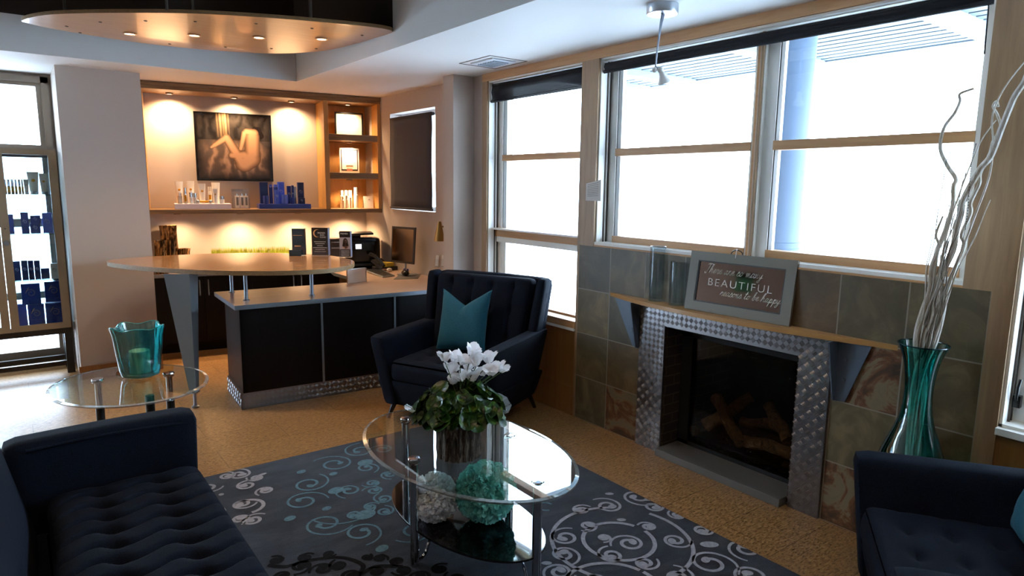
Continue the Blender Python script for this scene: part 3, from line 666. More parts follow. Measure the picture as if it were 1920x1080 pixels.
t_, T = bar_item('leaflet_stand', 'wide black leaflet stand with copper crescent logo, middle of the bar', 'leaflet stand', 585, 480, 0.14, 0.245, yaw, BLKP, SKYP, 0.06)
def on_face(T, x, z): return T @ Matrix.Translation((x, 0.0075, z)) @ Matrix.Rotation(PI / 2, 4, 'X')
mb = MB(); mb.X = T
cr = [(0.048 + 0.034 * math.cos(a), 0.197 + 0.034 * math.sin(a)) for a in [math.radians(60 + 240 * i / 20) for i in range(21)]]
ci = [(0.056 + 0.031 * math.cos(a), 0.197 + 0.031 * math.sin(a)) for a in [math.radians(66 + 228 * i / 20) for i in range(21)]]
for i in range(20): mb.poly([(cr[i][0], 0.007, cr[i][1]), (cr[i+1][0], 0.007, cr[i+1][1]), (ci[i+1][0], 0.007, ci[i+1][1]), (ci[i][0], 0.007, ci[i][1])])
mb.build('crescent_logo', TXG, t_, merge=False)
mb = MB()
for s_, x, z in (('PREMIER', 0.052, 0.194), ('SKIN', 0.072, 0.176), ('CLINIC', 0.070, 0.158)): text_mb(s_, 0.0175, on_face(T, x, z), mb=mb)
mb.X = T
for k, (a, c_) in enumerate(((0.02, 0.12), (0.03, 0.11), (0.045, 0.095), (0.01, 0.13), (0.03, 0.11), (0.02, 0.12))): mb.b2((a, 0.0065, 0.122 - k * 0.017), (c_, 0.0078, 0.126 - k * 0.017))
mb.build('print', TXT, t_, merge=False)
t_, T = bar_item('leaflet_stand', 'slim black leaflet stand with a portrait photo, rightmost on the bar', 'leaflet stand', 637, 483, 0.092, 0.225, yaw, BLKP, SKYP, 0.055)
mb = MB(); mb.X = T; mb.b2((0.0, 0.0055, 0.072), (0.092, 0.0078, 0.172), 0)
for (cx_, cz_, a, c_, mi_) in ((0.05, 0.125, 0.022, 0.042, 2), (0.05, 0.105, 0.026, 0.03, 2), (0.048, 0.138, 0.0125, 0.018, 1), (0.048, 0.112, 0.007, 0.015, 1), (0.05, 0.088, 0.026, 0.014, 1)):
    mb.grid(lambda u, v, cx_=cx_, cz_=cz_, a=a, c_=c_, mi_=mi_: Vector((cx_ + a * v * math.cos(2 * PI * u), 0.0052 - 0.0003 * mi_ - (0.0003 if mi_ == 1 else 0), cz_ + c_ * v * math.sin(2 * PI * u))), 16, 1, mi_, True)
mb.build('portrait_photo', [PHOTO, SKIN, HAIRP], t_, merge=False)
mb = text_mb('PREMIER', 0.017, on_face(T, 0.008, 0.198)); mb.X = T
for k in range(4): mb.b2((0.012, 0.0065, 0.056 - k * 0.013), (0.08, 0.0078, 0.059 - k * 0.013))
mb.build('print', TXT, t_, merge=False)

# --- things on the back worktop
def stump(px, pt, pb, r, label, y_off=0.2, zb=0.785):
    # bark vase standing on the back run
    n_ = SM.to_3x3() @ Vector((0, 1, 0)); p0 = SM @ Vector((0, y_off, 0)); d = sight(px, (pt + pb) / 2); k = (p0 - CAM_P).dot(n_) / d.dot(n_); p = CAM_P + d * k
    zt = height_at(p.x, p.y, pt); ph = random.random() * 6
    prof = [(r * 0.9, 0), (r, 0.03), (r * 0.95, (zt - zb) * 0.5), (r * 0.93, (zt - zb) * 0.85), (r * 1.05, zt - zb), (r * 0.75, zt - zb - 0.004), (r * 0.7, zt - zb - 0.06), (0, zt - zb - 0.06)]
    fn = lambda rr, z, a, i: (rr * (1 + 0.07 * math.sin(3 * a + ph + z * 9) + 0.05 * math.sin(7 * a + z * 14)), z)
    o = MB().lathe((p.x, p.y, zb), prof, 28, 0, fn).build('bark_vase', BARKG); tag(o, label, 'vase', 'glossy bark vases behind the bar')
BARKG = mat('glossy_bark_glaze', '6b4a26', 0.15, 0.55); t, b = nt(BARKG); f = noise_t(t, coords(t, (14, 14, 3.5)), 2.6, 5, 0.6, 1.5); t.links.new(ramp(t, f, [(0.38, '1a1610'), (0.48, '6d4b27'), (0.6, 'b98a52'), (0.7, '2b2a22')]), b.inputs['Base Color'])
stump(312, 423, 508, 0.046, 'tall glossy bark vase, back left of the cluster behind the bar', 0.29)
stump(323.5, 422.5, 512, 0.05, 'tallest dark streaked bark vase behind the bar', 0.19)
stump(303, 450, 510, 0.058, 'shorter glossy bark vase at the left end behind the bar', 0.14)
stump(345, 466, 510, 0.055, 'low bark vase right of the tall one behind the bar', 0.22)
GRASS = mat('bright_grass', '9aa31c', 0.6)
gp = thing('grass_planter', 'low trough of bright yellow green grass behind the bar', 'planter', SM @ Vector((0.85, 0.25, 0.785)), SA)
mb = MB(); mb.X = SM; mb.b2((0.52, 0.20, 0.785), (1.28, 0.29, 0.93)); mb.build('trough', WHITE, gp)
mb = MB(); mb.X = SM; random.seed(3)
for k in range(900):
    x = random.uniform(0.53, 1.27); y = random.uniform(0.205, 0.285); h_ = random.uniform(0.05, 0.085); a = random.uniform(-0.02, 0.02); w_ = 0.0022
    mb.add([(x - w_, y, 0.93), (x + w_, y, 0.93), (x + a, y + random.uniform(-0.02, 0.02), 0.93 + h_)], [(0, 1, 2)])
g_ = mb.build('grass_blades', GRASS, gp, merge=False); g_['kind'] = 'stuff'
# ============================================================ SKINCARE ON THE SHELVES
SN = SM.to_3x3() @ Vector((0, 1, 0))
def on_shelf(px, py, yo):
    d = sight(px, py); p0 = SM @ Vector((0, yo, 0)); return SM.inverted() @ (CAM_P + d * ((p0 - CAM_P).dot(SN) / d.dot(SN)))
def shelf_thing(name, label, cat, px0, px1, pt, zb, yo, builder, group):
    a = on_shelf(px0, pt, yo); c_ = on_shelf(px1, pt, yo); w_ = c_.x - a.x; h_ = max(0.012, a.z - zb); cx_ = (a.x + c_.x) / 2
    t_ = thing(name, label, cat, SM @ Vector((cx_, yo, zb)), SA, group)
    builder(t_, WM[t_.name], w_, h_); return t_
def tube_b(body, cap, dot):
    def f(t_, X, w_, h_):
        mb = MB(); mb.X = X
        mb.grid(lambda u, v: Vector(((w_ * (0.36 + 0.14 * v)) * math.cos(2 * PI * u), (w_ * 0.36 * (1 - v) + 0.003) * math.sin(2 * PI * u), h_ * (0.14 + 0.86 * v))), 20, 6, 0, True); mb.build('tube', body, t_)
        mb = MB(); mb.X = X; mb.lathe((0, 0, 0), [(0, 0), (w_ * 0.36, 0), (w_ * 0.36, h_ * 0.15), (0, h_ * 0.15)], 20); mb.build('cap', cap, t_)
        mb = MB(); mb.X = X; mb.ball((0, -w_ * 0.20 - 0.001, h_ * 0.62), w_ * 0.16, 12, 0, (1, 0.25, 1)); mb.build('dot', dot, t_)
    return f
def bottle_b(body, cap, frac=0.3, label=None):
    def f(t_, X, w_, h_):
        r = w_ / 2; mb = MB(); mb.X = X; mb.lathe((0, 0, 0), [(0, 0), (r, 0), (r, h_ * (1 - frac) - 0.003), (r * 0.8, h_ * (1 - frac)), (0, h_ * (1 - frac))], 20); mb.build('bottle', body, t_)
        mb = MB(); mb.X = X; mb.lathe((0, 0, h_ * (1 - frac)), [(0, 0), (r * 0.86, 0), (r * 0.86, h_ * frac), (0, h_ * frac)], 20); mb.build('cap', cap, t_)
        if label:
            mb = MB(); mb.X = X; mb.grid(lambda u, v: Vector((r * 1.02 * math.sin((u - 0.5) * 1.6), -r * 1.02 * math.cos((u - 0.5) * 1.6), h_ * (0.12 + 0.4 * v))), 8, 1); mb.build('label', label, t_)
    return f
def swirl(X, w_, h_, y, mt, t_):
    c_ = Vector((0, y, h_ * 0.55)); s_ = min(w_ * 0.30, h_ * 0.2)
    pts = [c_ + Vector((s_ * (0.25 + 0.75 * k / 22) * math.cos(k * 0.38 + 1), 0, s_ * 1.0 * (0.25 + 0.75 * k / 22) * math.sin(k * 0.38 + 1))) for k in range(23)]
    pts += [pts[-1] + Vector((s_ * 0.3, 0, s_ * 0.7)), pts[-1] + Vector((s_ * 0.7, 0, s_ * 1.3))]
    mb = MB(); mb.X = X; mb.tube(pts, 0.0016, 4, flat=1.0); mb.build('logo', mt, t_)
def carton_b(body, logo=None, depth=0.8, ang=0.0):
    def f(t_, X, w_, h_):
        X = X @ Matrix.Rotation(ang, 4, 'Z'); d_ = w_ * depth; mb = MB(); mb.X = X; mb.b2((-w_ / 2, -d_ / 2, 0), (w_ / 2, d_ / 2, h_)); mb.build('carton', body, t_, bevel=0.0012)
        if logo: swirl(X, w_, h_, -d_ / 2 - 0.0008, logo, t_)
    return f
def jar_b(body, lid):
    def f(t_, X, w_, h_):
        r = w_ / 2; mb = MB(); mb.X = X; mb.lathe((0, 0, 0), [(0, 0), (r * 0.9, 0), (r, h_ * 0.2), (r, h_ * 0.6), (0, h_ * 0.6)], 20); mb.build('jar', body, t_)
        mb = MB(); mb.X = X; mb.lathe((0, 0, h_ * 0.6), [(0, 0), (r, 0), (r, h_ * 0.4), (0, h_ * 0.4)], 20); mb.build('lid', lid, t_)
    return f
WTUBE = mat('white_tube', 'e9e2d8', 0.35); PINKW = mat('riser_white', 'ddd7de', 0.5); BTL = mat('frosted_bottle', 'cdbfae', 0.25); LOGOS = mat('silver_logo', 'b9c0dd', 0.3, 0.5); LOGOC = mat('copper_logo', 'b08d6a', 0.35, 0.6)
a = on_shelf(333, 391, 0.10); c_ = on_shelf(433, 391, 0.10)
def riser(name, label, x0, x1, y0, y1, z1, m_):
    mb = MB(); mb.X = SM; mb.b2((x0, y0, 1.3965), (x1, y1, z1)); return tag(mb.build(name, m_, bevel=0.003), label, 'display riser')
riser('display_riser', 'white riser block under white tubes on the wall shelf', 0.225, 0.72, 0.06, 0.27, 1.448, PINKW)
riser('display_riser', 'blue riser block under the blue cartons on the wall shelf', 0.975, 1.475, 0.06, 0.27, 1.445, BLUEB)
R1, R2 = 1.4485, 1.4455; G1 = 'white skincare on the shelf riser'; G2 = 'blue skincare on the shelf riser'
B1, B2, B3 = 0.225, 0.165, 0.10
for (px0, px1, pt, yo, lb) in ((327, 343, 340, B1, 'tall white tube with a gold dot, leftmost on the white riser'), (349, 364, 339, B1, 'tall white tube with a gold dot, second on the white riser'),
                              (371, 385, 344, B2, 'white tube with a small dot, middle of the white riser'), (396, 412, 342, B1, 'tall pale tube at the right of the white riser')):
    shelf_thing('skincare_tube', lb, 'tube', px0, px1, pt, R1, yo, tube_b(WTUBE, WTUBE, GOLD), G1)
shelf_thing('skincare_tube', 'short white tube standing front right on the white riser', 'tube', 398, 408, 354, R1, B3, tube_b(WTUBE, WTUBE, GOLD), G1)
shelf_thing('skincare_bottle', 'pale squat bottle front left on the white riser', 'bottle', 332, 341, 361, R1, B3, bottle_b(BTL, WTUBE), G1)
shelf_thing('skincare_bottle', 'slim silver capped bottle between the first two tubes', 'bottle', 343.5, 349.5, 352, R1, B3, bottle_b(BTL, SILVER, 0.4, GOLD), G1)
shelf_thing('skincare_bottle', 'bottle with a dark label and white cap on the riser', 'bottle', 389, 396.5, 350, R1, B2, bottle_b(WTUBE, WTUBE, 0.3, GOLD), G1)
for (px0, px1, pt, yo, lb) in ((354, 361, 361, B3, 'small white jar with silver lid, left of three in front'), (361.5, 369, 362, B3, 'small white jar with silver lid, right of the pair in front'), (411, 420.5, 368, B3, 'silver lidded glass jar at the right end of the white riser')):
    shelf_thing('skincare_jar', lb, 'jar', px0, px1, pt, R1, yo, jar_b(WTUBE, SILVER), G1)
def roller_b(t_, X, w_, h_):
    for s_ in (-1, 1):
        mb = MB(); mb.X = X; mb.ball((s_ * w_ * 0.4, 0, w_ * 0.14), w_ * 0.14, 14); mb.build('ball', SILVER, t_)
    mb = MB(); mb.X = X; mb.tube([(-w_ * 0.36, 0, w_ * 0.14), (w_ * 0.36, 0, w_ * 0.14)], w_ * 0.07, 12); mb.build('bar', GOLD, t_)
shelf_thing('facial_roller', 'silver ended roller lying at the front of the white riser', 'roller', 368, 397, 372, R1, 0.083, roller_b, G1)
# acrylic holder with three boxed items
ac = thing('acrylic_rack', 'clear acrylic rack between the two riser blocks', 'rack', SM @ Vector((0.80, 0.16, 1.3965)), SA)
mb = MB(); mb.X = SM; mb.b2((0.735, 0.19, 1.397), (0.895, 0.193, 1.59)).b2((0.735, 0.11, 1.397), (0.895, 0.19, 1.401)).b2((0.735, 0.11, 1.40), (0.738, 0.19, 1.50)).b2((0.892, 0.11, 1.40), (0.895, 0.19, 1.50)).b2((0.74, 0.186, 1.565), (0.84, 0.19, 1.588)); mb.build('holder', ACRYL, ac, merge=False)
for k, (px0, px1) in enumerate(((440.5, 448), (449.5, 457), (457.5, 464.5))):
    def bb(t_, X, w_, h_):
        mb = MB(); mb.X = X; mb.b2((-w_ / 2, -0.014, 0), (w_ / 2, 0.014, h_ * 0.85)); mb.build('box', WTUBE, t_, bevel=0.001)
        mb = MB(); mb.X = X; mb.b2((-w_ * 0.25, -0.0152, h_ * 0.2), (w_ * 0.3, -0.014, h_ * 0.75)); mb.build('window_print', GREYP, t_)
        mb = MB(); mb.X = X; mb.lathe((0, 0, h_ * 0.85), [(0, 0), (w_ * 0.22, 0), (w_ * 0.2, h_ * 0.15), (0, h_ * 0.15)], 12); mb.build('cap', SILVER, t_)
    shelf_thing('serum_box', ['small white serum box, left of three in the acrylic rack', 'small white serum box, middle of three in the acrylic rack', 'small white serum box, right of three in the acrylic rack'][k], 'box', px0, px1, 363, 1.402, 0.14, bb, 'serum boxes in the acrylic rack')
for (px0, px1, pt, yo, bd, fn_, nm, lb) in (
    (486, 501, 341.5, B1, BLUED, 'c', 'blue_carton', 'tall dark blue carton at the left end of the blue riser'), (504, 511, 346, B1, BLUEB, 'b', 'blue_bottle', 'dark blue capped bottle, left of the pair on the blue riser'),
    (512, 520, 346, B2, BLUEB, 'b', 'blue_bottle', 'dark blue capped bottle, right of the pair on the blue riser'), (520, 532, 341, B2, BLUEL, 'l', 'blue_carton', 'brightest tall blue carton with silver logo on the blue riser'),
    (515, 522.5, 356, B3, BLUEL, 'l', 'blue_carton', 'small bright blue carton in front on the blue riser'), (537.5, 545, 348.5, B2, BLUEB, 'l', 'blue_carton', 'mid height dark blue carton right of the round jar'),
    (546, 550.5, 347.5, B2, BLUEB, 'l', 'blue_carton', 'narrow purple blue carton near the right of the blue riser'), (550.8, 555, 350, B2, SILVER, 'c', 'silver_bottle_box', 'slim silver box between the blue cartons'),
    (557, 568.5, 342, B2, BLUED, 'l', 'blue_carton', 'tall blue carton with curled logo at the right end')):
    f = carton_b(bd, LOGOS if fn_ == 'l' else None) if fn_ != 'b' else bottle_b(bd, BLUEL, 0.12)
    shelf_thing(nm, lb, 'bottle' if fn_ == 'b' else 'box', px0, px1, pt, R2, yo, f, G2)
for (px0, px1, pt, lb) in ((493, 504, 367, 'low dark blue jar at the left front of the blue riser'), (526, 540, 365, 'round bright blue jar in the middle of the blue riser'), (544, 553, 370, 'low dark blue jar right of the middle on the blue riser')):
    shelf_thing('blue_jar', lb, 'jar', px0, px1, pt, R2, B3 - 0.005, jar_b(BLUEL if px0 == 526 else BLUEB, BLUEL if px0 == 526 else BLUEB), G2)
shelf_thing('blue_carton', 'small dark blue box lying in front of the tall curled logo carton', 'box', 559, 571, 371, R2, B3, carton_b(BLUED, LOGOS), G2)
# cubby shelves
cf = thing('certificate_frame', 'black framed bright certificate in the top cubby', 'frame', SM @ Vector((1.90, 0.25, 2.156)), SA)
a = on_shelf(627, 213, 0.25); c_ = on_shelf(680, 209, 0.25); hx = (a.z + c_.z) / 2
mb = MB(); mb.X = SM
for b_ in holes(a.x, c_.x, 2.1555, hx, [(a.x + 0.016, c_.x - 0.016, 2.172, hx - 0.016)]): mb.b2((b_[0], 0.24, b_[2]), (b_[1], 0.256, b_[3]))
mb.build('frame', BLACK, cf, merge=False)
mb = MB(); mb.X = SM; mb.b2((a.x + 0.01, 0.246, 2.166), (c_.x - 0.01, 0.25, hx - 0.01)); mb.build('certificate', mat('ivory_paper', 'ece4d4', 0.35), cf)
mb = MB(); mb.X = SM; mb.b2((1.88, 0.257, 2.1555), (1.92, 0.33, 2.16)).b2((1.88, 0.257, 2.16), (1.92, 0.265, 2.30)); mb.build('stand', BLACK, cf, merge=False)
af = thing('award_frame', 'white framed award certificate in the middle cubby', 'frame', SM @ Vector((1.87, 0.2, 1.769)), SA)
a = on_shelf(636, 277, 0.2); c_ = on_shelf(673, 277, 0.2); hx = a.z
mb = MB(); mb.X = SM; mb.b2((a.x, 0.2, 1.7685), (c_.x, 0.214, hx)); mb.build('frame', WTUBE, af, bevel=0.003)
mb = MB(); mb.X = SM
for b_ in holes(a.x + 0.018, c_.x - 0.018, 1.792, hx - 0.015, [(a.x + 0.024, c_.x - 0.024, 1.806, hx - 0.018)]): mb.b2((b_[0], 0.198, b_[2]), (b_[1], 0.2, b_[3]))
mb.build('inner_border', BLACK, af, merge=False)
mb = MB(); mb.X = SM; cxa = (a.x + c_.x) / 2; mb.b2((cxa - 0.035, 0.1975, 1.845), (cxa + 0.035, 0.2, 1.852)); mb.build('text_line', GREYP, af)
mb = MB(); mb.X = SM; mb.b2((cxa - 0.03, 0.1975, 1.795), (cxa + 0.03, 0.2, 1.815)); mb.build('red_strip', mat('faded_red_print', 'b06a50', 0.6), af)
G3 = 'white products in the lowest cubby'
for k, (px0, px1, pt, yo) in enumerate(((637, 644, 357, 0.25), (645, 652, 357, 0.25), (653, 660, 357, 0.25), (640, 645, 368, 0.15), (647, 652, 366, 0.15), (655, 659, 370, 0.15))):
    shelf_thing('skincare_bottle', 'small white bottle in the overlit cluster of the lowest cubby', 'bottle', px0, px1, pt, 1.3965, yo, bottle_b(WTUBE, WTUBE), G3)
shelf_thing('skincare_bottle', 'tallest white pump bottle in the lowest cubby', 'bottle', 663, 671, 351.5, 1.3965, 0.2, bottle_b(WTUBE, WTUBE, 0.35), G3)
cd_ = thing('greeting_card', 'small white card with a printed flower in the lowest cubby', 'card', SM @ Vector((2.03, 0.16, 1.3965)), SA)
a = on_shelf(682, 368, 0.16); c_ = on_shelf(699, 368, 0.16)
mb = MB(); mb.X = SM; mb.slab([(a.x, 0.15, 1.397), (c_.x, 0.15, 1.397), (c_.x, 0.18, a.z), (a.x, 0.18, a.z)], -0.003); mb.slab([(a.x, 0.21, 1.397), (c_.x, 0.21, 1.397), (c_.x, 0.184, a.z), (a.x, 0.184, a.z)], -0.003); mb.build('card', PAPER, cd_, merge=False)
mb = MB(); mb.X = SM; mb.ball(((a.x + c_.x) / 2 + 0.01, 0.168, a.z - 0.035), 0.008, 8, 0, (1, 0.3, 0.7)); mb.build('flower_print', GREYP, cd_)

# ============================================================ GLASS CABINET ON THE LEFT
cabx0, cabx1, caby0, caby1, cz0, cz1 = -0.62, 0.338, 6.74, 7.03, 0.40, 1.90
cb = thing('display_cabinet', 'champagne metal glass display cabinet on a dark wooden stand', 'cabinet', (-0.14, 6.88, 0))
MB().b2((cabx0, caby0 + 0.02, cz1 - 0.02), (cabx1, caby1, cz1)).build('top_panel', TANM, cb, bevel=0.003)
MB().b2((cabx0, caby0 + 0.02, cz0), (cabx1, caby1, cz0 + 0.03)).build('bottom_panel', TANM, cb)
MB().b2((cabx1 - 0.006, caby0 + 0.03, cz0 + 0.03), (cabx1, caby1 - 0.02, cz1 - 0.02)).build('side_glass', CLEAR, cb)
MB().b2((cabx0, caby0 + 0.03, cz0 + 0.03), (cabx0 + 0.006, caby1 - 0.02, cz1 - 0.02)).build('side_glass', CLEAR, cb)
mb = MB()
for x in (cabx0, cabx1 - 0.03):
    mb.b2((x, caby1 - 0.03, cz0), (x + 0.03, caby1, cz1))
mb.b2((cabx0, caby1 - 0.02, cz1 - 0.06), (cabx1, caby1, cz1 - 0.02)); mb.build('back_frame', mat('dark_cabinet_rail', '3c3a38', 0.5), cb, merge=False)
MB().b2((cabx0 + 0.03, caby1 - 0.012, cz0 + 0.03), (cabx1 - 0.03, caby1 - 0.006, cz1 - 0.06)).build('back_glass', CLEAR, cb)
xm = 0.5 * (cabx0 + cabx1) + 0.105
xm = at_y(8, 500, caby0).x
for (xa, xb, hs) in ((xm + 0.002, cabx1, 1), (cabx0, xm - 0.002, -1)):
    mb = MB()
    for b_ in holes(xa, xb, cz0, cz1 - 0.0, [(xa + 0.058, xb - 0.058, cz0 + 0.05, cz1 - 0.045)]): mb.b2((b_[0], caby0, b_[2]), (b_[1], caby0 + 0.02, b_[3]))
    d_ = mb.build('door', TANM, cb, merge=False)
    MB().b2((xa + 0.05, caby0 + 0.008, cz0 + 0.045), (xb - 0.05, caby0 + 0.012, cz1 - 0.04)).build('glass', CLEAR, d_)
    xk = xa + 0.028 if hs > 0 else xb - 0.028
    MB().lathe((xk, caby0 - 0.012, at_y(3, 456, caby0).z), [(0.012, 0), (0.02, 0.006), (0.022, 0.013)], 16, axis=(0, -1, 0)).tube([(xk, caby0, 1.26), (xk, caby0 - 0.02, 1.26)], 0.006, 8).build('knob', SILVER, d_)
def shelf_z(py): return at_y(60, py, 6.88).z
shz = [shelf_z(364.5), shelf_z(437), shelf_z(523.5)]
for z in shz: MB().b2((cabx0 + 0.01, caby0 + 0.03, z - 0.008), (cabx1 - 0.008, caby1 - 0.03, z)).build('glass_shelf', TGLASS, cb)
mb = MB()
for (x, y) in ((cabx1 - 0.055, caby0), (cabx0, caby0), (cabx1 - 0.055, caby1 - 0.05), (cabx0, caby1 - 0.05)):
    mb2 = MB().b2((x, y, 0), (x + 0.055, y + 0.05, cz0 - 0.05)); mb2.build('leg', DWOOD, cb, bevel=0.003)
MB().b2((cabx0, caby0, cz0 - 0.05), (cabx1, caby1, cz0)).build('stand_top', DWOOD, cb, bevel=0.002)
for y in (caby0 + 0.01, caby1 - 0.04): MB().b2((cabx0 + 0.055, y, 0.07), (cabx1 - 0.055, y + 0.03, 0.11)).build('stretcher', DWOOD, cb)
def cab_thing(name, label, cat, px0, px1, pt, zb, y, builder, group):
    a = at_y(px0, pt, y); c_ = at_y(px1, pt, y); t_ = thing(name, label, cat, ((a.x + c_.x) / 2, y, zb), 0, group); builder(t_, WM[t_.name], c_.x - a.x, max(0.015, a.z - zb)); return t_
z = shz[0] + 0.0005; G = 'cream skincare on the top cabinet shelf'
for (px0, px1, pt, y, nm, lb) in ((43, 53, 336, 6.82, 's', 'small cream tube in front of the big tubes on the top cabinet shelf'), (49, 72, 322, 6.88, 'l', 'largest cream tube with gold dot on the top cabinet shelf'), (72, 88, 325, 6.83, 'l', 'cream tube with gold dot, right of the largest tube'), (90, 99, 323, 6.88, 'l', 'cream tube at the right end of the top cabinet shelf')):
    cab_thing('skincare_tube', lb, 'tube', px0, px1, pt, z, y, tube_b(CREAM, SILVER, GOLD), G)
for k, (px0, px1) in enumerate(((4, 11), (12, 18), (19, 25), (26, 31), (32.5, 38), (38.5, 43))):
    cab_thing('silver_bottle', ['silver capped small bottle, leftmost on the top cabinet shelf', 'silver small bottle, second from left on the top cabinet shelf', 'silver small bottle, third from left on the top cabinet shelf', 'silver small bottle, fourth from left on the top cabinet shelf', 'cream banded bottle, fifth from left on the top cabinet shelf', 'slim bottle just left of the small cream tube'][k], 'bottle', px0, px1, 336, z, 6.84, bottle_b(GREYP if k < 4 else CREAM, SILVER, 0.45, GOLD), G)
z = shz[1] + 0.0005; G = 'blue cartons on the second cabinet shelf'
for (px0, px1, pt, y, m_, lg, lb) in ((7, 24, 402, 6.85, BLUEB, 0, 'blue carton with curved label, leftmost on the second cabinet shelf'), (37.5, 52, 398, 6.83, BLUEB, 1, 'tall narrow blue carton with swirl logo on the second cabinet shelf'), (78, 96, 399, 6.88, BLUEL, 1, 'lighter blue carton, right part of the second cabinet shelf'), (97, 106, 400, 6.9, BLUEB, 0, 'blue carton at the right end of the second cabinet shelf')):
    cab_thing('blue_carton', lb, 'box', px0, px1, pt, z, y, carton_b(m_, LOGOS if lg else None, 0.7), G)
hz_ = at_y(66, 419, 6.86).z - z
for k in range(2):
    cab_thing('blue_carton', ['lower of two stacked blue jar cartons on the second cabinet shelf', 'upper of two stacked blue jar cartons on the second cabinet shelf'][k], 'box', 56, 75, 419 if k == 0 else 404, z + k * (hz_ + 0.001), 6.86, carton_b(BLUEB, LOGOS, 0.7), G)
z = shz[2] + 0.0005; G = 'dark cartons on the third cabinet shelf'
for (px0, px1, pt, y, lb) in ((14, 23, 490, 6.9, 'dark blue carton, leftmost on the third cabinet shelf'), (24, 37, 490, 6.85, 'dark blue carton, second on the third cabinet shelf'), (39, 51, 488.5, 6.85, 'dark blue carton, third on the third cabinet shelf'), (51.5, 62, 488.5, 6.85, 'dark blue carton, fourth on the third cabinet shelf'), (63, 74, 488.5, 6.85, 'dark blue carton, fifth on the third cabinet shelf')):
    cab_thing('dark_carton', lb, 'box', px0, px1, pt, z, y, carton_b(BLUED, LOGOS, 0.7), G)
cab_thing('dark_carton', 'low dark blue carton beside the beige box on the third shelf', 'box', 76, 92, 503, z, 6.87, carton_b(BLUED, None, 0.7), G)
cab_thing('beige_box', 'beige box with a dark bar on the third cabinet shelf', 'box', 94, 108, 494, z, 6.84, carton_b(CREAM, GREYP, 0.5), G)
z = cz0 + 0.031; G = 'large blue boxes in the bottom of the cabinet'
zt = at_y(60, 571, 6.86).z
for k, (px0, px1, pt, zb, lb) in enumerate(((28, 49, 571, z, 'plain blue box at the bottom left of the cabinet'), (51, 82, 571, z, 'large blue box with copper logo, lower middle of the cabinet bottom'), (38, 74, 532, zt + 0.002, 'blue box with copper logo stacked upper left in the cabinet bottom'), (84, 120, 568, z, 'large blue box with copper logo, lower right of the cabinet bottom'), (82, 115, 528, zt + 0.012, 'large blue box with copper logo stacked upper right in the cabinet bottom'))):
    cab_thing('gift_box', lb, 'box', px0, px1, pt, zb, 6.88, carton_b(BLUEB, LOGOC if k else None, 0.55), G)

# ============================================================ OFFICE THINGS ON THE DESK
DZ = 0.7855
def dpos(px, py, z=DZ): return at_z(px, py, z)
pr = thing('printer', 'black glossy office printer at the back corner of the desk', 'printer', (2.93, 6.50, DZ), -0.35); X = WM[pr.name]
def lb_(boxes, X_=None):
    mb = MB(); mb.X = X_ if X_ is not None else X
    return mb
mb = lb_(0); mb.rbox((0, 0.0, 0.16), (0.36, 0.30, 0.32), 0.035, (8, 8, 8)); mb.build('body', mat('glossy_black_plastic', '0d0c0c', 0.12), pr)
mb = lb_(0); mb.box((-0.06, -0.02, 0.355), (0.34, 0.26, 0.022), 0, 0, Matrix.Rotation(-0.03, 4, 'Y')); mb.box((-0.08, 0.05, 0.335), (0.14, 0.10, 0.03)); mb.build('scanner_lid', BLACK, pr, bevel=0.006)
mb = lb_(0); mb.slab([(-0.12, -0.158, 0.19), (0.09, -0.158, 0.19), (0.09, -0.148, 0.28), (-0.12, -0.148, 0.28)], 0.006); mb.build('control_panel', BLACK, pr)
SCR = mat('lit_small_screen', 'dfe6f0', 0.3, emc='dfe8ff', emis=1.2)
mb = lb_(0); mb.slab([(-0.075, -0.1605, 0.205), (-0.015, -0.1605, 0.205), (-0.015, -0.155, 0.255), (-0.075, -0.155, 0.255)], 0.003); mb.build('screen', SCR, pr)
mb = lb_(0); mb.box((-0.03, -0.20, 0.04), (0.25, 0.12, 0.02), 0, 0, Matrix.Rotation(-0.2, 4, 'X')); mb.build('paper_tray', BLACK, pr, bevel=0.004)
fb = thing('file_holder', 'grey black box with silver handles behind the brochure stands', 'holder', (2.68, 6.68, DZ), -0.3); X = WM[fb.name]
mb = lb_(0); mb.b2((-0.10, -0.09, 0), (0.09, 0.09, 0.30)); mb.build('box', mat('charcoal_box', '4a4441', 0.5), fb, bevel=0.006)
for z in (0.2, 0.26): mb = lb_(0); mb.b2((-0.02, -0.1, z), (0.06, -0.09, z + 0.012)); mb.build('handle', SILVER, fb)
# phone
p = dpos(703, 503); ph = thing('desk_phone', 'black desk phone with a raised handset beside the printer', 'phone', p + Vector((0.03, -0.16, 0)), 0.5); X = WM[ph.name]
mb = lb_(0); mb.box((0.02, 0.05, 0.05), (0.17, 0.16, 0.03), 0, 0, Matrix.Rotation(0.6, 4, 'X')); mb.box((0.02, 0.06, 0.02), (0.15, 0.12, 0.03)); mb.build('base', BLACK, ph, bevel=0.006)
mb = lb_(0); mb.tube([(-0.08, -0.045, 0.045), (-0.08, 0.0, 0.10), (-0.08, 0.06, 0.145), (-0.08, 0.115, 0.16)], [0.024, 0.017, 0.017, 0.026], 14); mb.build('handset', mat('phone_black', '101012', 0.15), ph)
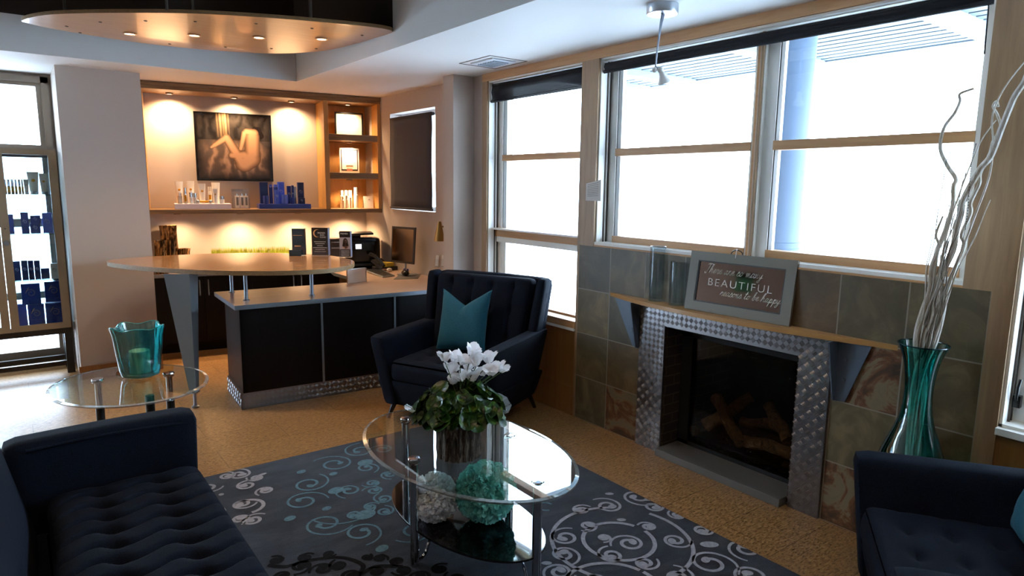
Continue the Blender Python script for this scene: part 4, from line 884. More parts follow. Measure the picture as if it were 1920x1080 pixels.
# paper tray and papers
p = dpos(733, 494); lt = thing('letter_tray', 'low dark letter tray with papers and a yellow pad behind the monitor', 'tray', (3.03, 6.17, DZ), -1.2); X = WM[lt.name]
mb = lb_(0); mb.b2((-0.11, -0.07, 0), (0.11, 0.07, 0.008)).b2((-0.11, -0.07, 0.03), (0.11, 0.07, 0.036)).b2((0.10, -0.07, 0), (0.11, 0.07, 0.036)).b2((-0.11, -0.07, 0), (-0.1, 0.07, 0.036)); mb.build('tray', BLACK, lt, merge=False)
mb = lb_(0); mb.b2((-0.10, -0.075, 0.009), (0.09, 0.06, 0.018)); mb.build('papers', mat('pinkish_paper', 'c98f83', 0.7), lt)
mb = lb_(0); mb.b2((-0.09, -0.05, 0.0365), (0.07, 0.06, 0.075)); mb.build('yellow_pad', mat('yellow_pad', 'c9ad2c', 0.6), lt)
# monitor
mo = thing('computer_monitor', 'slim all in one computer monitor standing on the return desk', 'monitor', (2.99, 5.82, DZ), 0)
def mpt(px, py, y): return at_y(px, py, y)
q = [Vector((2.868, 6.06, 0)), Vector((2.965, 5.70, 0))]                     # lower edge of the screen in plan
def scr_pt(px, py):
    n_ = Vector((0, 0, 1)).cross(q[1] - q[0]).normalized(); d = sight(px, py); return CAM_P + d * ((q[0] - CAM_P).dot(n_) / d.dot(n_))
c1, c2, c3, c4 = scr_pt(732.5, 490), scr_pt(775, 497), scr_pt(778.5, 427.5), scr_pt(735, 423)
c3.z = c4.z = (c3.z + c4.z) / 2; c1.z = c2.z = (c1.z + c2.z) / 2
mb = MB().slab([c1, c2, c3, c4], 0.018); mb.build('screen_case', mat('monitor_bezel', '35302e', 0.3), mo, bevel=0.002)
nn = (c2 - c1).cross(c4 - c1).normalized()
if nn.dot(CAM_P - c1) < 0: nn = -nn
ins = lambda u, v: c1 + (c2 - c1) * u + (c4 - c1) * v + nn * 0.001
SCREEN = mat('dark_reflective_screen', '8a7868', 0.08, 1.0)
mb = MB().slab([ins(0.05, 0.06), ins(0.95, 0.06), ins(0.95, 0.94), ins(0.05, 0.94)], 0.001); mb.build('screen_glass', SCREEN, mo)
cm = (c1 + c2) / 2 - nn * 0.06; cm.z = DZ
mb = MB().slab([cm + Vector((-0.03, -0.05, 0)), cm + Vector((0.03, 0.05, 0)), cm + Vector((0.03, 0.05, 0.2)), cm + Vector((-0.03, -0.05, 0.2))], 0.012); mb.lathe(cm + Vector((0.01, 0, 0)), [(0, 0), (0.10, 0), (0.10, 0.008), (0, 0.012)], 28); mb.build('stand', ALU, mo, merge=False)
# keyboard, mouse, pad
p = dpos(687, 510.5); p2 = dpos(718, 521); p3 = dpos(740, 518); p4 = dpos(708, 505)
kb = thing('keyboard', 'slim dark keyboard lying on the desk in front of the monitor', 'keyboard', (p + p3) / 2, 0)
mb = MB().slab([p2 + Vector((0, 0, 0.012)), p3 + Vector((0, 0, 0.012)), p4 + Vector((0, 0, 0.018)), p + Vector((0, 0, 0.018))], 0.011); mb.build('case', ALU, kb)
mb = MB()
U = [p2, p3, p4, p]
for i in range(12):
    for j in range(4):
        def at2(u, v): return (p2 * (1 - u) + p3 * u) * (1 - v) + (p * (1 - u) + p4 * u) * v + Vector((0, 0, 0.0145 + 0.006 * v))
        # the long side runs along p2 -> p
        a = [at2(0.06 + 0.22 * j, 0.03 + i * 0.079), at2(0.06 + 0.22 * j + 0.19, 0.03 + i * 0.079), at2(0.06 + 0.22 * j + 0.19, 0.03 + i * 0.079 + 0.068), at2(0.06 + 0.22 * j, 0.03 + i * 0.079 + 0.068)]
        mb.slab(a, 0.004)
mb.build('keys', BLACK, kb, merge=False)
p = dpos(738, 524); p3 = dpos(782, 521)
mp = MB(); e1 = dpos(748, 515); e2 = dpos(790, 513); mp.prism([tuple(dpos(738, 524))[:2], tuple(dpos(783, 523))[:2], tuple(dpos(790, 514))[:2], tuple(dpos(750, 514.5))[:2]], DZ, DZ + 0.003)
tag(mp.build('mouse_pad', mat('grey_mouse_pad', '5a5450', 0.8)), 'grey mouse pad lying on the return desk', 'mouse pad')
p = dpos(760, 517, DZ + 0.004); tag(MB().ball(p + Vector((0, 0, 0.0)), 0.032, 18, 0, (1.0, 1.7, 0.85)).build('computer_mouse', mat('mouse_black', '0e0e10', 0.2)), 'black computer mouse resting on the grey pad', 'mouse')
bpy.data.objects['computer_mouse'].location.z = DZ + 0.004
def half(o): pass
p = dpos(762, 508); o = MB().lathe(p, [(0, 0), (0.030, 0), (0.034, 0.022), (0.028, 0.024), (0.026, 0.008), (0, 0.008)], 20).build('trinket_dish', mat('cobalt_blue_glaze', '1b2a78', 0.2)); tag(o, 'small cobalt blue dish beside the monitor foot', 'dish')
p = dpos(718, 500, DZ); o = MB().ball((2.985, 5.98, DZ + 0.02), 0.02, 14, 0, (1.5, 1, 1)).build('stress_stone', mat('pale_stone', 'cdbfb0', 0.5)); tag(o, 'small pale rounded stone on the desk near the tray', 'stone')
# low panel edge standing on the worktop, beside the open cut-out
pa = [at_z(652, 532, 0.787), at_z(686, 528, 0.787)]
lp = thing('desk_end_panel', 'low tan panel with grey metal edge standing on the worktop', 'panel', (pa[0] + pa[1]) / 2)
ht = height_at(pa[0].x, pa[0].y, 506) - 0.787
mb = MB().slab([pa[0], pa[1], pa[1] + Vector((0, 0.0, ht)), pa[0] + Vector((0, 0, ht))], 0.015); mb.build('panel', LAMIN, lp)
e_ = (pa[1] - pa[0]).normalized(); mb = MB().slab([pa[1], pa[1] + e_ * 0.02 + Vector((0, 0.02, 0)), pa[1] + e_ * 0.02 + Vector((0, 0.02, ht)), pa[1] + Vector((0, 0, ht))], 0.012); mb.slab([pa[0] + Vector((0, 0, ht)), pa[1] + Vector((0, 0, ht)), pa[1] + Vector((0, 0.0, ht + 0.006)), pa[0] + Vector((0, 0, ht + 0.006))], 0.016); mb.build('metal_edge', ALU, lp, merge=False)
# business card holders
for k in range(3):
    q3 = at_x(819 + k * 11, 497, 3.135); x, y = 3.14, q3.y; DZ = q3.z - 0.02
    t_ = thing('business_card_holder', ['small white card holder on the wall, left of three behind the armchair', 'small white card holder on the wall, middle of three behind the armchair', 'small white card holder on the wall, right of three behind the armchair'][k], 'card holder', (x, y, DZ), -1.2, 'card holders on the wall'); X = WM[t_.name]
    mb = lb_(0); mb.b2((-0.02, -0.012, 0), (0.02, 0.012, 0.075)); mb.build('holder', ACRYL, t_); mb = lb_(0); mb.slab([(-0.017, -0.004, 0.01), (0.017, -0.004, 0.01), (0.017, 0.01, 0.11), (-0.017, 0.01, 0.11)], -0.006); mb.build('cards', PAPER, t_)
# brass cone sconce at the wall behind the pier
sc_ = thing('brass_sconce', 'brass cone wall lamp beside the wall pier', 'lamp', (3.10, 5.25, 1.15))
q = at_y(824, 433, 5.16); mb = MB().lathe((q.x, q.y, height_at(q.x, q.y, 452)), [(0.052, 0.0), (0.014, 0.175), (0.0, 0.178)], 28); mb.build('shade', BRASS, sc_)
mb = MB().tube([(q.x, q.y, height_at(q.x, q.y, 425)), (3.17, q.y, height_at(q.x, q.y, 425))], 0.008, 8); mb.build('arm', BRASS, sc_)
# small thermostat style slip on the post
nt_ = thing('paper_note', 'small printed paper note taped to the post between the windows', 'note', (3.15, 3.27, 1.55))
a = at_x(1099, 344, 3.150); c_ = at_x(1127, 337, 3.150); d_ = at_x(1126, 377, 3.150); e2 = at_x(1098, 376, 3.150)
MB().slab([e2, d_, c_, a], 0.002).build('sheet', PAPER, nt_)
mb = MB()
for k in range(8):
    v1 = 0.12 + k * 0.09; l_ = a.lerp(e2, v1).lerp(c_.lerp(d_, v1), 0.12); r_ = a.lerp(e2, v1).lerp(c_.lerp(d_, v1), 0.86); o_ = Vector((-0.0025, 0, 0)); dz = Vector((0, 0, 0.003)); mb.slab([l_ + o_, r_ + o_, r_ + o_ + dz, l_ + o_ + dz], 0.0004)
mb.build('printed_lines', GREYP, nt_, merge=False)
# ============================================================ SEATING
def pt_mb(M): mb = MB(); mb.X = M; return mb
def make_chair(name, label, cat, loc, rz, group=None):
    t_ = thing(name, label, cat, loc, rz, group); X = WM[t_.name]
    for sx in (-1, 1):
        for sy in (-1, 1):
            mb = pt_mb(X); mb.tube([(sx * 0.36, sy * 0.28 + 0.01, 0.20), (sx * 0.41, sy * 0.36 + 0.01, 0.0)], [0.026, 0.013], 12); mb.build('leg', DWOOD, t_)
    # seat base, narrowing downwards
    def taper(P, n):
        k = (P.z + 0.085) / 0.17; f = 0.90 + 0.10 * k; return Vector((P.x * f, P.y * f, P.z))
    mb = pt_mb(X); mb.rbox((0, 0.0, 0.205), (0.94, 0.80, 0.20), 0.03, (10, 10, 6), taper); mb.build('seat_frame', NAVY, t_)
    # tufted seat cushion
    def tuft(cols, rows, amp, crease, crown):
        def f(P, n):
            if n.z > 0.5:
                d = 0
                for a in cols:
                    for b_ in rows: d += amp * math.exp(-(((P.x - a) / 0.035) ** 2 + ((P.y - b_) / 0.028) ** 2))
                for b_ in rows: d += crease * math.exp(-((P.y - b_) / 0.016) ** 2)
                P = P + Vector((0, 0, -d + crown))
            return P
        return f
    mb = pt_mb(X); mb.rbox((0, -0.08, 0.365), (0.70, 0.66, 0.14), 0.045, (36, 36, 6), tuft((-0.18, 0.0, 0.18), (-0.2, -0.06, 0.08, 0.22), 0.022, 0.004, 0.012)); mb.build('seat_cushion', NAVY, t_)
    # arms : flared slabs with a padded rounded top
    for s_ in (-1, 1):
        def arm(P, n, s_=s_):
            k = (P.z + 0.25) / 0.50                       # 0 bottom .. 1 top
            y = P.y; front = max(0, (-y - 0.20) / 0.22)
            y = y * (0.88 + 0.12 * k) - 0.0
            x = P.x + s_ * 0.05 * (k - 0.5) + (-s_ * 0.035 * (1 - k) * 1.2)
            z = P.z + (0.02 * (P.y + 0.42)) * k
            return Vector((x, y, z))
        mb = pt_mb(X); mb.rbox((s_ * 0.425, -0.02, 0.36), (0.12, 0.84, 0.50), 0.035, (6, 14, 12), arm); a_ = mb.build('arm', NAVY, t_)
        ps = [(s_ * 0.40, -0.43, 0.575), (s_ * 0.398, -0.2, 0.588), (s_ * 0.396, 0.1, 0.594), (s_ * 0.394, 0.22, 0.595)]
        mb = pt_mb(X); mb.tube(smooth(ps, 6), 0.006, 8); mb.build('piping', NAVY2, a_, merge=False)
    # back : leaning slab with side wings and an inner channelled cushion
    def lean(P, n):
        k = (P.z + 0.40) / 0.80; return Vector((P.x * (0.93 + 0.07 * k), P.y + 0.20 * (k - 0.5), P.z + 0.012 * math.cos(P.x * 3)))
    mb = pt_mb(X); mb.rbox((0, 0.345, 0.58), (1.0, 0.11, 0.80), 0.045, (14, 6, 14), lean); mb.build('backrest', NAVY, t_)
    def chan(P, n):
        Q = P.copy()
        if n.y < -0.5:
            d = 0
            for a in (-0.27, -0.09, 0.09, 0.27): d += 0.016 * math.exp(-((P.x - a) / 0.016) ** 2)
            for a in (-0.27, -0.09, 0.09, 0.27):
                for b_ in (-0.12, 0.08, 0.24): d += 0.02 * math.exp(-(((P.x - a) / 0.03) ** 2 + ((P.z - b_) / 0.03) ** 2))
            Q.y += d - 0.012
        k = (P.z + 0.31) / 0.62; return Vector((Q.x * (0.9 + 0.10 * k), Q.y + 0.155 * (k - 0.5), Q.z))
    mb = pt_mb(X); mb.rbox((0, 0.27, 0.675), (0.82, 0.11, 0.615), 0.04, (40, 6, 30), chan); mb.build('back_cushion', NAVY, t_)
    for s_ in (-1, 1):
        def wing(P, n, s_=s_):
            k = (P.z + 0.22) / 0.44; return Vector((P.x + s_ * 0.03 * k, P.y + 0.11 * (k - 0.5) + 0.02, P.z))
        mb = pt_mb(X); mb.rbox((s_ * 0.445, 0.285, 0.775), (0.075, 0.13, 0.43), 0.03, (5, 6, 10), wing); mb.build('wing', NAVY, t_)
    return t_
bx_, by_ = Vector((0.43, -0.90, 0)).normalized(), Vector((0.90, 0.43, 0)).normalized()
ctr = Vector((2.53, 3.92, 0))
CH1 = make_chair('armchair', 'dark navy winged armchair with a teal cushion in front of the desk', 'armchair', ctr, math.atan2(bx_.y, bx_.x), 'navy armchairs')
Y2 = Vector((0.53, -0.85, 0)).normalized(); X2 = Vector((-0.85, -0.53, 0)).normalized(); A2 = Vector((2.68, 1.163, 0))
o2 = A2 + X2 * 0.475 + Y2 * 0.40
CH2 = dup(CH1, o2, math.atan2(X2.y, X2.x), 'dark navy armchair at the right edge below the tall teal vase', 'navy armchairs')
# cushions
def cushion(name, label, M, w_, h_, th, mt, dent=0.0):
    def f(u, v, s_):
        x = (u - 0.5) * 2; z = v
        e = (1 - abs(x) ** 3.5) * (1 - abs(2 * z - 1) ** 3.5); e = max(0, e) ** 0.55
        pinch = 1 - 0.10 * (1 - abs(x) ** 2) * (abs(2 * z - 1) ** 2) - 0.0
        X = x * w_ / 2 * (1 - 0.10 * (1 - (2 * z - 1) ** 2) ** 1.0 * (abs(x) ** 2)) ; Z = h_ * (0.5 + (z - 0.5) * (1 - 0.04 * (1 - x * x)))
        if dent: Z -= dent * max(0, 1 - abs(x) ** 1.1) ** 1.2 * max(0, z - 0.35) / 0.65; 
        wr = 0.004 * math.sin(9 * x + 14 * z) * e
        y = s_ * th / 2 * e + wr - (0.02 * math.exp(-((x) / 0.12) ** 2) * max(0, z - 0.55) * (1 if s_ < 0 else 0) * -1 if dent else 0)
        return Vector((X, y, Z))
    mb = MB(); mb.X = M
    mb.grid(lambda u, v: f(u, v, -1), 28, 28); mb.grid(lambda u, v: f(1 - u, v, 1), 28, 28)
    return tag(mb.build(name, mt), label, 'cushion', 'teal scatter cushions')
M1 = WM[CH1.name] @ Matrix.Translation((-0.045, 0.035, 0.455)) @ Matrix.Rotation(-0.33, 4, 'X') @ Matrix.Rotation(-0.06, 4, 'Y')
cushion('scatter_cushion', 'teal velvet cushion with a chopped top on the armchair by the desk', M1, 0.42, 0.46, 0.14, TEALF, 0.115)
W2 = Matrix.Translation(o2) @ Matrix.Rotation(math.atan2(X2.y, X2.x), 4, 'Z')
p = at_z(1921, 1005, 0.52); M2 = Matrix.Translation(Vector((p.x, p.y, 0.452)) + Vector((0.19, -0.06, 0))) @ Matrix.Rotation(math.atan2(X2.y, X2.x), 4, 'Z') @ Matrix.Rotation(-0.3, 4, 'X')
cushion('scatter_cushion', 'teal cushion corner showing on the armchair at the right edge', W2 @ Matrix.Translation((-0.12, 0.07, 0.455)) @ Matrix.Rotation(-0.33, 4, 'X'), 0.40, 0.38, 0.13, TEALF, 0.05)

# sofa
sf = thing('sofa', 'dark navy tufted sofa in the lower left corner', 'sofa', (0.25, 2.2, 0))
SY0, SY1 = 0.75, 3.05
for (x, y) in ((0.50, 3.12), (0.50, 0.85), (-0.10, 3.12), (-0.10, 0.85)): MB().tube([(x, y, 0.20), (x + (0.04 if x > 0 else -0.04), y + (0.05 if y > 2 else -0.05), 0.0135 if x > 0 else 0)], [0.028, 0.015], 12).build('leg', DWOOD, sf)
MB().rbox((0.20, (SY0 + SY1) / 2 + 0.0, 0.21), (0.70, 2.40, 0.13), 0.03, (8, 14, 5)).build('seat_frame', NAVY, sf)
def seat(P, n):
    Q = P.copy()
    if n.z > 0.5:
        y = P.y; ph = (y / 0.115); fr = ph - math.floor(ph)
        wob = 0.020 * math.cos(2 * PI * (P.x - 0.05) / 0.21)          # creases arch between the buttons
        ph = ((y - wob) / 0.115); d = 0.020 * math.exp(-((ph - round(ph)) * 0.115 / 0.012) ** 2)
        for a in (-0.105, 0.105): 
            d += 0.020 * math.exp(-((P.x - a) / 0.030) ** 2 - ((ph - round(ph)) * 0.115 / 0.035) ** 2)
        edge = min(1, max(0, (0.285 - abs(P.x)) / 0.08)); Q.z += 0.014 * edge - d * edge
    return Q
MB().rbox((0.295, (SY0 + SY1) / 2, 0.345), (0.56, SY1 - SY0 - 0.01, 0.15), 0.045, (40, 220, 6), seat).build('seat_cushion', NAVY, sf)
def arm_s(P, n):
    k = (P.z + 0.25) / 0.5; return Vector((P.x * (0.94 + 0.06 * k), P.y + 0.03 * (k - 0.5), P.z + 0.008 * math.sin((P.x + 0.3) * 4)))
a_ = MB().rbox((0.24, 3.13, 0.39), (0.70, 0.15, 0.50), 0.04, (14, 8, 12), arm_s).build('arm', NAVY, sf)
MB().tube(smooth([(-0.03, 3.065, 0.612), (0.2, 3.070, 0.618), (0.45, 3.070, 0.612), (0.545, 3.074, 0.60)], 6), 0.007, 8).build('piping', NAVY2, a_, merge=False)
MB().rbox((0.24, 0.67, 0.39), (0.70, 0.15, 0.50), 0.04, (14, 8, 12), arm_s).build('arm', NAVY, sf)
def back_s(P, n):
    k = (P.z + 0.35) / 0.7; x = P.x - 0.13 * (k - 0.35)
    return Vector((x + 0.006 * math.sin(P.y * 7 + k * 4), P.y * (1 + 0.00 * k), P.z))
MB().rbox((-0.135, 1.935, 0.50), (0.17, 2.36, 0.70), 0.06, (8, 30, 14), back_s).build('backrest', NAVY, sf)
# ============================================================ COFFEE TABLE AND WHAT STANDS ON IT
GZ = 0.50; CC = Vector((1.528, 2.356, 0)); CA = math.radians(-86.13)
ct = thing('coffee_table', 'oval glass coffee table with chrome legs and black lower shelf on the rug', 'coffee table', CC, 0)
def oval(a, b_, n=72): 
    R = Matrix.Rotation(CA, 3, 'Z'); return [CC + R @ Vector((a * math.cos(2 * PI * i / n), b_ * math.sin(2 * PI * i / n), 0)) for i in range(n)]
def glass_top(cen, ring_fn, z1, th, parent, bev=0.016):
    O = ring_fn(0); I = ring_fn(bev); n = len(O)
    MB().add([Vector((p.x, p.y, z1)) for p in I], [tuple(range(n))], 0, False).build('glass_top', TGLASS, parent, merge=False)
    mb = MB(); vs = [Vector((p.x, p.y, z1)) for p in I] + [Vector((p.x, p.y, z1 - 0.003)) for p in O] + [Vector((p.x, p.y, z1 - th)) for p in O]
    mb.add(vs, [(i, (i + 1) % n, n + (i + 1) % n, n + i) for i in range(n)] + [(n + i, n + (i + 1) % n, 2 * n + (i + 1) % n, 2 * n + i) for i in range(n)], 0, True)
    mb.build('bevelled_rim', RIMG, parent, merge=False, sharp=20)
RIMG = bpy.data.materials.new('polished_glass_rim'); RIMG.use_nodes = True; t, b = nt(RIMG); b.inputs['Base Color'].default_value = (*lin('a3b0b2'), 1); b.inputs['Roughness'].default_value = 0.05; b.inputs['Metallic'].default_value = 0.55; b.inputs['Alpha'].default_value = 0.75
glass_top(CC, lambda d: oval(0.6045 - d, 0.382 - d), GZ, 0.010, ct)
MB().prism([(p.x, p.y) for p in oval(0.47, 0.25)], 0.176, 0.186).build('lower_shelf', BLACKG, ct, bevel=0.002)
LP = [Vector((1.484, 2.823, 0)), Vector((1.282, 2.368, 0))]; LP += [2 * CC - LP[0], 2 * CC - LP[1]]
for p in LP:
    l_ = MB().tube([(p.x, p.y, 0.011), (p.x, p.y, GZ - 0.0105)], 0.019, 20).build('leg', CHROME, ct)
    MB().lathe((p.x, p.y, GZ + 0.0005), [(0.0, 0.006), (0.024, 0.005), (0.026, 0.0)], 24).lathe((p.x, p.y, GZ - 0.024), [(0.019, 0), (0.027, 0.010), (0.027, 0.013)], 24).build('cap_disc', CHROME, l_, merge=False)
    q = (CC - p).normalized(); s_ = Vector((p.x, p.y, 0)); e_ = s_ + q * 0.10
    MB().tube(smooth([s_ + Vector((0, 0, 0.03)) + q * 0.02, s_ + q * 0.05 + Vector((0, 0, 0.05)), s_ + q * 0.075 + Vector((0, 0, 0.11)), s_ + q * 0.12 + Vector((0, 0, 0.176))], 5), 0.007, 10).build('strut', CHROME, l_)
# paper pom-poms
def pompom(name, label, c_, r, m_, seed):
    random.seed(seed); mb = MB(); mb.ball(c_, r * 0.72, 20)
    n = 760
    for i in range(n):
        ph = math.acos(1 - 2 * (i + 0.5) / n); th = PI * (1 + 5 ** 0.5) * i
        d = Vector((math.cos(th) * math.sin(ph), math.sin(th) * math.sin(ph), math.cos(ph))); a = d.orthogonal().normalized(); a.rotate(Matrix.Rotation(random.uniform(0, 2 * PI), 3, d)); b_ = d.cross(a)
        w_ = r * random.uniform(0.10, 0.16); L = r * random.uniform(0.96, 1.07); tilt = random.uniform(-0.35, 0.35); base = c_ + d * r * 0.62
        tip = (d + b_ * tilt).normalized()
        vs = []
        for k, (rr, ww) in enumerate(((0.62, 0.5), (0.80, 1.0), (0.93, 1.0), (1.0, 0.45))):
            o_ = c_ + (d * (1 - k / 3) + tip * (k / 3)).normalized() * L * rr
            cup = b_ * w_ * 0.35
            vs += [o_ - a * w_ * ww + cup, o_ + cup * -0.4, o_ + a * w_ * ww + cup]
        mb.add(vs, [(k * 3 + j, k * 3 + j + 1, k * 3 + j + 4, k * 3 + j + 3) for k in range(3) for j in range(2)])
    o = mb.build(name, m_, merge=False, origin=(c_.x, c_.y, c_.z - r)); return tag(o, label, 'pom-pom', 'paper pom-poms on the lower table shelf')
POMW = tissue('white_tissue', 'fbfbff'); POMT = tissue('aqua_tissue', '97e6dd')
p = at_z(815, 932, 0.292); pompom('paper_pompom', 'white tissue paper pom-pom on the lower glass shelf', p, 0.105, POMW, 1)
p = at_z(911, 921, 0.318); pompom('paper_pompom', 'larger aqua tissue paper pom-pom on the lower glass shelf', p, 0.131, POMT, 2)
# cyclamen in a bark pot
PC = Vector((1.462, 2.295, GZ + 0.001))
cy = thing('potted_cyclamen', 'white cyclamen in a bark covered pot on the glass coffee table', 'potted plant', PC)
BARK = mat('rough_bark', '4a3f35', 0.9); t, b = nt(BARK); f = noise_t(t, coords(t, (28, 28, 5)), 2.0, 6, 0.7, 1.0); t.links.new(ramp(t, f, [(0.3, '15110e'), (0.5, '4b3f34'), (0.62, '8a7c6a'), (0.75, '2e2823')]), b.inputs['Base Color']); bump(t, b, f, 0.9, 0.02)
fn = lambda rr, z, a, i: (rr * (1 + 0.035 * math.sin(17 * a + 2 * math.sin(3 * a)) + 0.02 * math.sin(31 * a + z * 60)), z)
MB().lathe(PC, [(0.0, 0), (0.092, 0.0), (0.095, 0.03), (0.094, 0.08), (0.096, 0.13), (0.098, 0.155), (0.08, 0.155), (0.0, 0.15)], 90, 0, fn).build('bark_pot', BARK, cy)
LEAF = mat('cyclamen_leaf', '1b3318', 0.35, spec=0.5); t, b = nt(LEAF); f = noise_t(t, coords(t), 38, 4, 0.6); t.links.new(ramp(t, f, [(0.35, '0d240b'), (0.52, '1f4716'), (0.70, '647f28')]), b.inputs['Base Color'])
random.seed(11); mb = MB()
for i in range(125):
    th = i * 2.39996; k = math.sqrt((i + 0.5) / 125); rad = 0.035 + 0.145 * k
    z = 0.285 - 0.095 * k ** 2 + random.uniform(-0.02, 0.02); c_ = PC + Vector((rad * math.cos(th), rad * math.sin(th), z)); out = Vector((math.cos(th), math.sin(th), 0.0))
    nrm = (Vector((0, 0, 1)) * (1.15 - 0.6 * k) + out * (0.3 + 0.75 * k) + Vector((random.uniform(-.35, .35), random.uniform(-.35, .35), random.uniform(-.2, .2)))).normalized()
    a = (out - nrm * out.dot(nrm)).normalized(); b_ = nrm.cross(a); s_ = random.uniform(0.030, 0.046); cup = random.uniform(0.15, 0.55)
    ring = []; 
    for rr in (0.35, 0.7, 1.0):
        for j in range(14):
            an = 2 * PI * j / 14; heart = 1 - 0.28 * math.exp(-((an - PI) / 0.45) ** 2) + 0.03 * math.sin(7 * an)
            ring.append(c_ + (a * math.cos(an) * heart * 1.08 + b_ * math.sin(an) * heart) * s_ * rr + nrm * s_ * cup * rr * rr * (1 + 0.3 * math.sin(3 * an)))
    mb.add([c_] + ring, [(0, 1 + j, 1 + (j + 1) % 14) for j in range(14)] + [(1 + r_ * 14 + j, 1 + (r_ + 1) * 14 + j, 1 + (r_ + 1) * 14 + (j + 1) % 14, 1 + r_ * 14 + (j + 1) % 14) for r_ in range(2) for j in range(14)])
    mb.tube([PC + Vector((0.03 * math.cos(th), 0.03 * math.sin(th), 0.14)), c_], 0.0018, 4)
mb.build('foliage', LEAF, cy, merge=False)
PETAL = tissue('white_petal', 'fafafc'); STEM = mat('green_stem', '3e5a2c', 0.6)
random.seed(5)
for (fx, fy, sz) in ((834, 673, 1.0), (851, 678, 0.9), (846, 697, 1.1), (868, 672, 1.0), (885, 662, 1.15), (893, 676, 1.05), (876, 690, 1.1), (866, 704, 1.0), (887, 706, 1.0), (905, 702, 1.0), (916, 676, 1.1), (921, 694, 1.0), (932, 690, 0.95), (941, 693, 0.7), (872, 712, 0.9), (850, 712, 0.8)):
    dpt = random.uniform(-0.05, 0.05); d = sight(fx, fy); base = PC + Vector((0, 0, 0)); kk = (base - CAM_P).dot(CAM_F) / d.dot(CAM_F); c_ = CAM_P + d * kk + Vector((CAM_F.x, CAM_F.y, 0)) * dpt
    mb = MB(); droop = Vector((random.uniform(-0.5, 0.5), random.uniform(-0.5, 0.5), 1)).normalized(); X = Vector((0, 0, 1)).rotation_difference(droop).to_matrix(); tw = random.uniform(0, 6)
    for p_ in range(5):
        an = tw + p_ * 2 * PI / 5 + random.uniform(-.2, .2); L = 0.050 * sz * random.uniform(0.9, 1.15); sp = random.uniform(0.35, 0.75)
        def fp(u, v, an=an, L=L, sp=sp):
            w_ = 0.021 * sz * math.sin(PI * min(1, v * 0.86 + 0.1)) ** 0.8 * (1.25 if v > 0.4 else 1) ; x = (u - 0.5) * 2 * w_
            r_ = 0.005 + sp * L * v * (0.4 + 0.6 * v); z = L * v * (1.1 - 0.35 * v) - 0.012; tw_ = 0.5 * (v - 0.3)
            q = Vector((r_ + 0.006 * (abs(u - .5) * 2) ** 2, x * math.cos(tw_), z + x * math.sin(tw_))); q.rotate(Matrix.Rotation(an, 3, 'Z')); return c_ + X @ q
        mb.grid(fp, 4, 6)
    mb.ball(c_ + X @ Vector((0, 0, -0.012)), 0.006 * sz, 8); f_ = mb.build('flower', PETAL, cy, merge=False)
    MB().tube(smooth([PC + Vector((0.0, 0, 0.15)), (PC + Vector((0, 0, 0.22))) * 0.6 + c_ * 0.4, c_ + X @ Vector((0, 0, -0.016))], 4), 0.002, 5).build('stem', STEM, f_)
CELLO = bpy.data.materials.new('cellophane'); CELLO.use_nodes = True; t, b = nt(CELLO); b.inputs['Base Color'].default_value = (*lin('c9d6de'), 1); b.inputs['Roughness'].default_value = 0.15; b.inputs['Alpha'].default_value = 0.38
def cello(u, v):
    a = 2 * PI * u; fold = 0.5 + 0.5 * math.sin(5 * a + 1.0); r_ = 0.085 + (0.03 + 0.06 * fold) * v ** 1.2 + 0.004 * math.sin(23 * a + 9 * v)
    dirr = max(0.0, math.cos(a + 0.40)) ** 8; dirl = max(0.0, math.cos(a - 2.6)) ** 8
    r_ += (0.11 * dirr + 0.06 * dirl) * v ** 1.5
    return PC + Vector((r_ * math.cos(a), r_ * math.sin(a), 0.13 + (0.05 + 0.045 * fold + 0.01 * dirr) * v + 0.004 * math.sin(31 * a)))
MB().grid(cello, 120, 10, 0, True).build('cellophane_wrap', CELLO, cy, merge=False)

# ============================================================ SIDE TABLE AND TURQUOISE VASE
SZ = 0.56; SC_ = Vector((0.447, 4.036, 0))
st = thing('side_table', 'round glass side table with chrome pins behind the sofa arm', 'side table', SC_)
R_ = Matrix.Rotation(math.radians(-72.3), 3, 'Z')
def ring_s(d): return [SC_ + R_ @ Vector(((0.430 - d) * math.cos(2 * PI * i / 64), (0.374 - d) * math.sin(2 * PI * i / 64), 0)) for i in range(64)]
glass_top(SC_, ring_s, SZ, 0.010, st)
for (px, py) in ((183, 712), (316, 700)):
    p = at_z(px, py, SZ); p.z = 0
    l_ = MB().tube([(p.x, p.y, 0.0), (p.x, p.y, 0.40)], 0.022, 18).build('leg', BLACK, st)
    MB().tube([(p.x, p.y, 0.40), (p.x, p.y, SZ - 0.012)], 0.017, 18).lathe((p.x, p.y, SZ + 0.0003), [(0.031, 0.0), (0.029, 0.006), (0.0, 0.007)], 24).lathe((p.x, p.y, SZ - 0.02), [(0.02, 0.0), (0.028, 0.004), (0.028, 0.009)], 24).build('chrome_pin', CHROME, l_, merge=False)
p = 2 * SC_ - at_z(240, 700, SZ); l_ = MB().tube([(0.50, 3.78, 0.0), (0.50, 3.78, SZ - 0.012)], 0.022, 18).build('leg', BLACK, st)
MB().prism([tuple((SC_ + (q - SC_) * 0.72)[:2]) for q in ring_s(0)], 0.20, 0.208).build('lower_shelf', BLACKG, st)
VB = at_z(259, 712, SZ + 0.001); VB = Vector((VB.x, VB.y, SZ + 0.001)) + Vector((0.025, 0.075, 0))
vz = thing('turquoise_vase', 'thick turquoise glass vase with wavy rim on the side table', 'vase', VB)
VH = height_at(VB.x, VB.y, 612) - VB.z
def vf(rr, z, a, i):
    k = max(0, z / VH); lob = math.cos(5 * (a + 0.5)); return rr * (1 + 0.09 * lob * k ** 0.45), z + 0.007 * lob * k ** 6
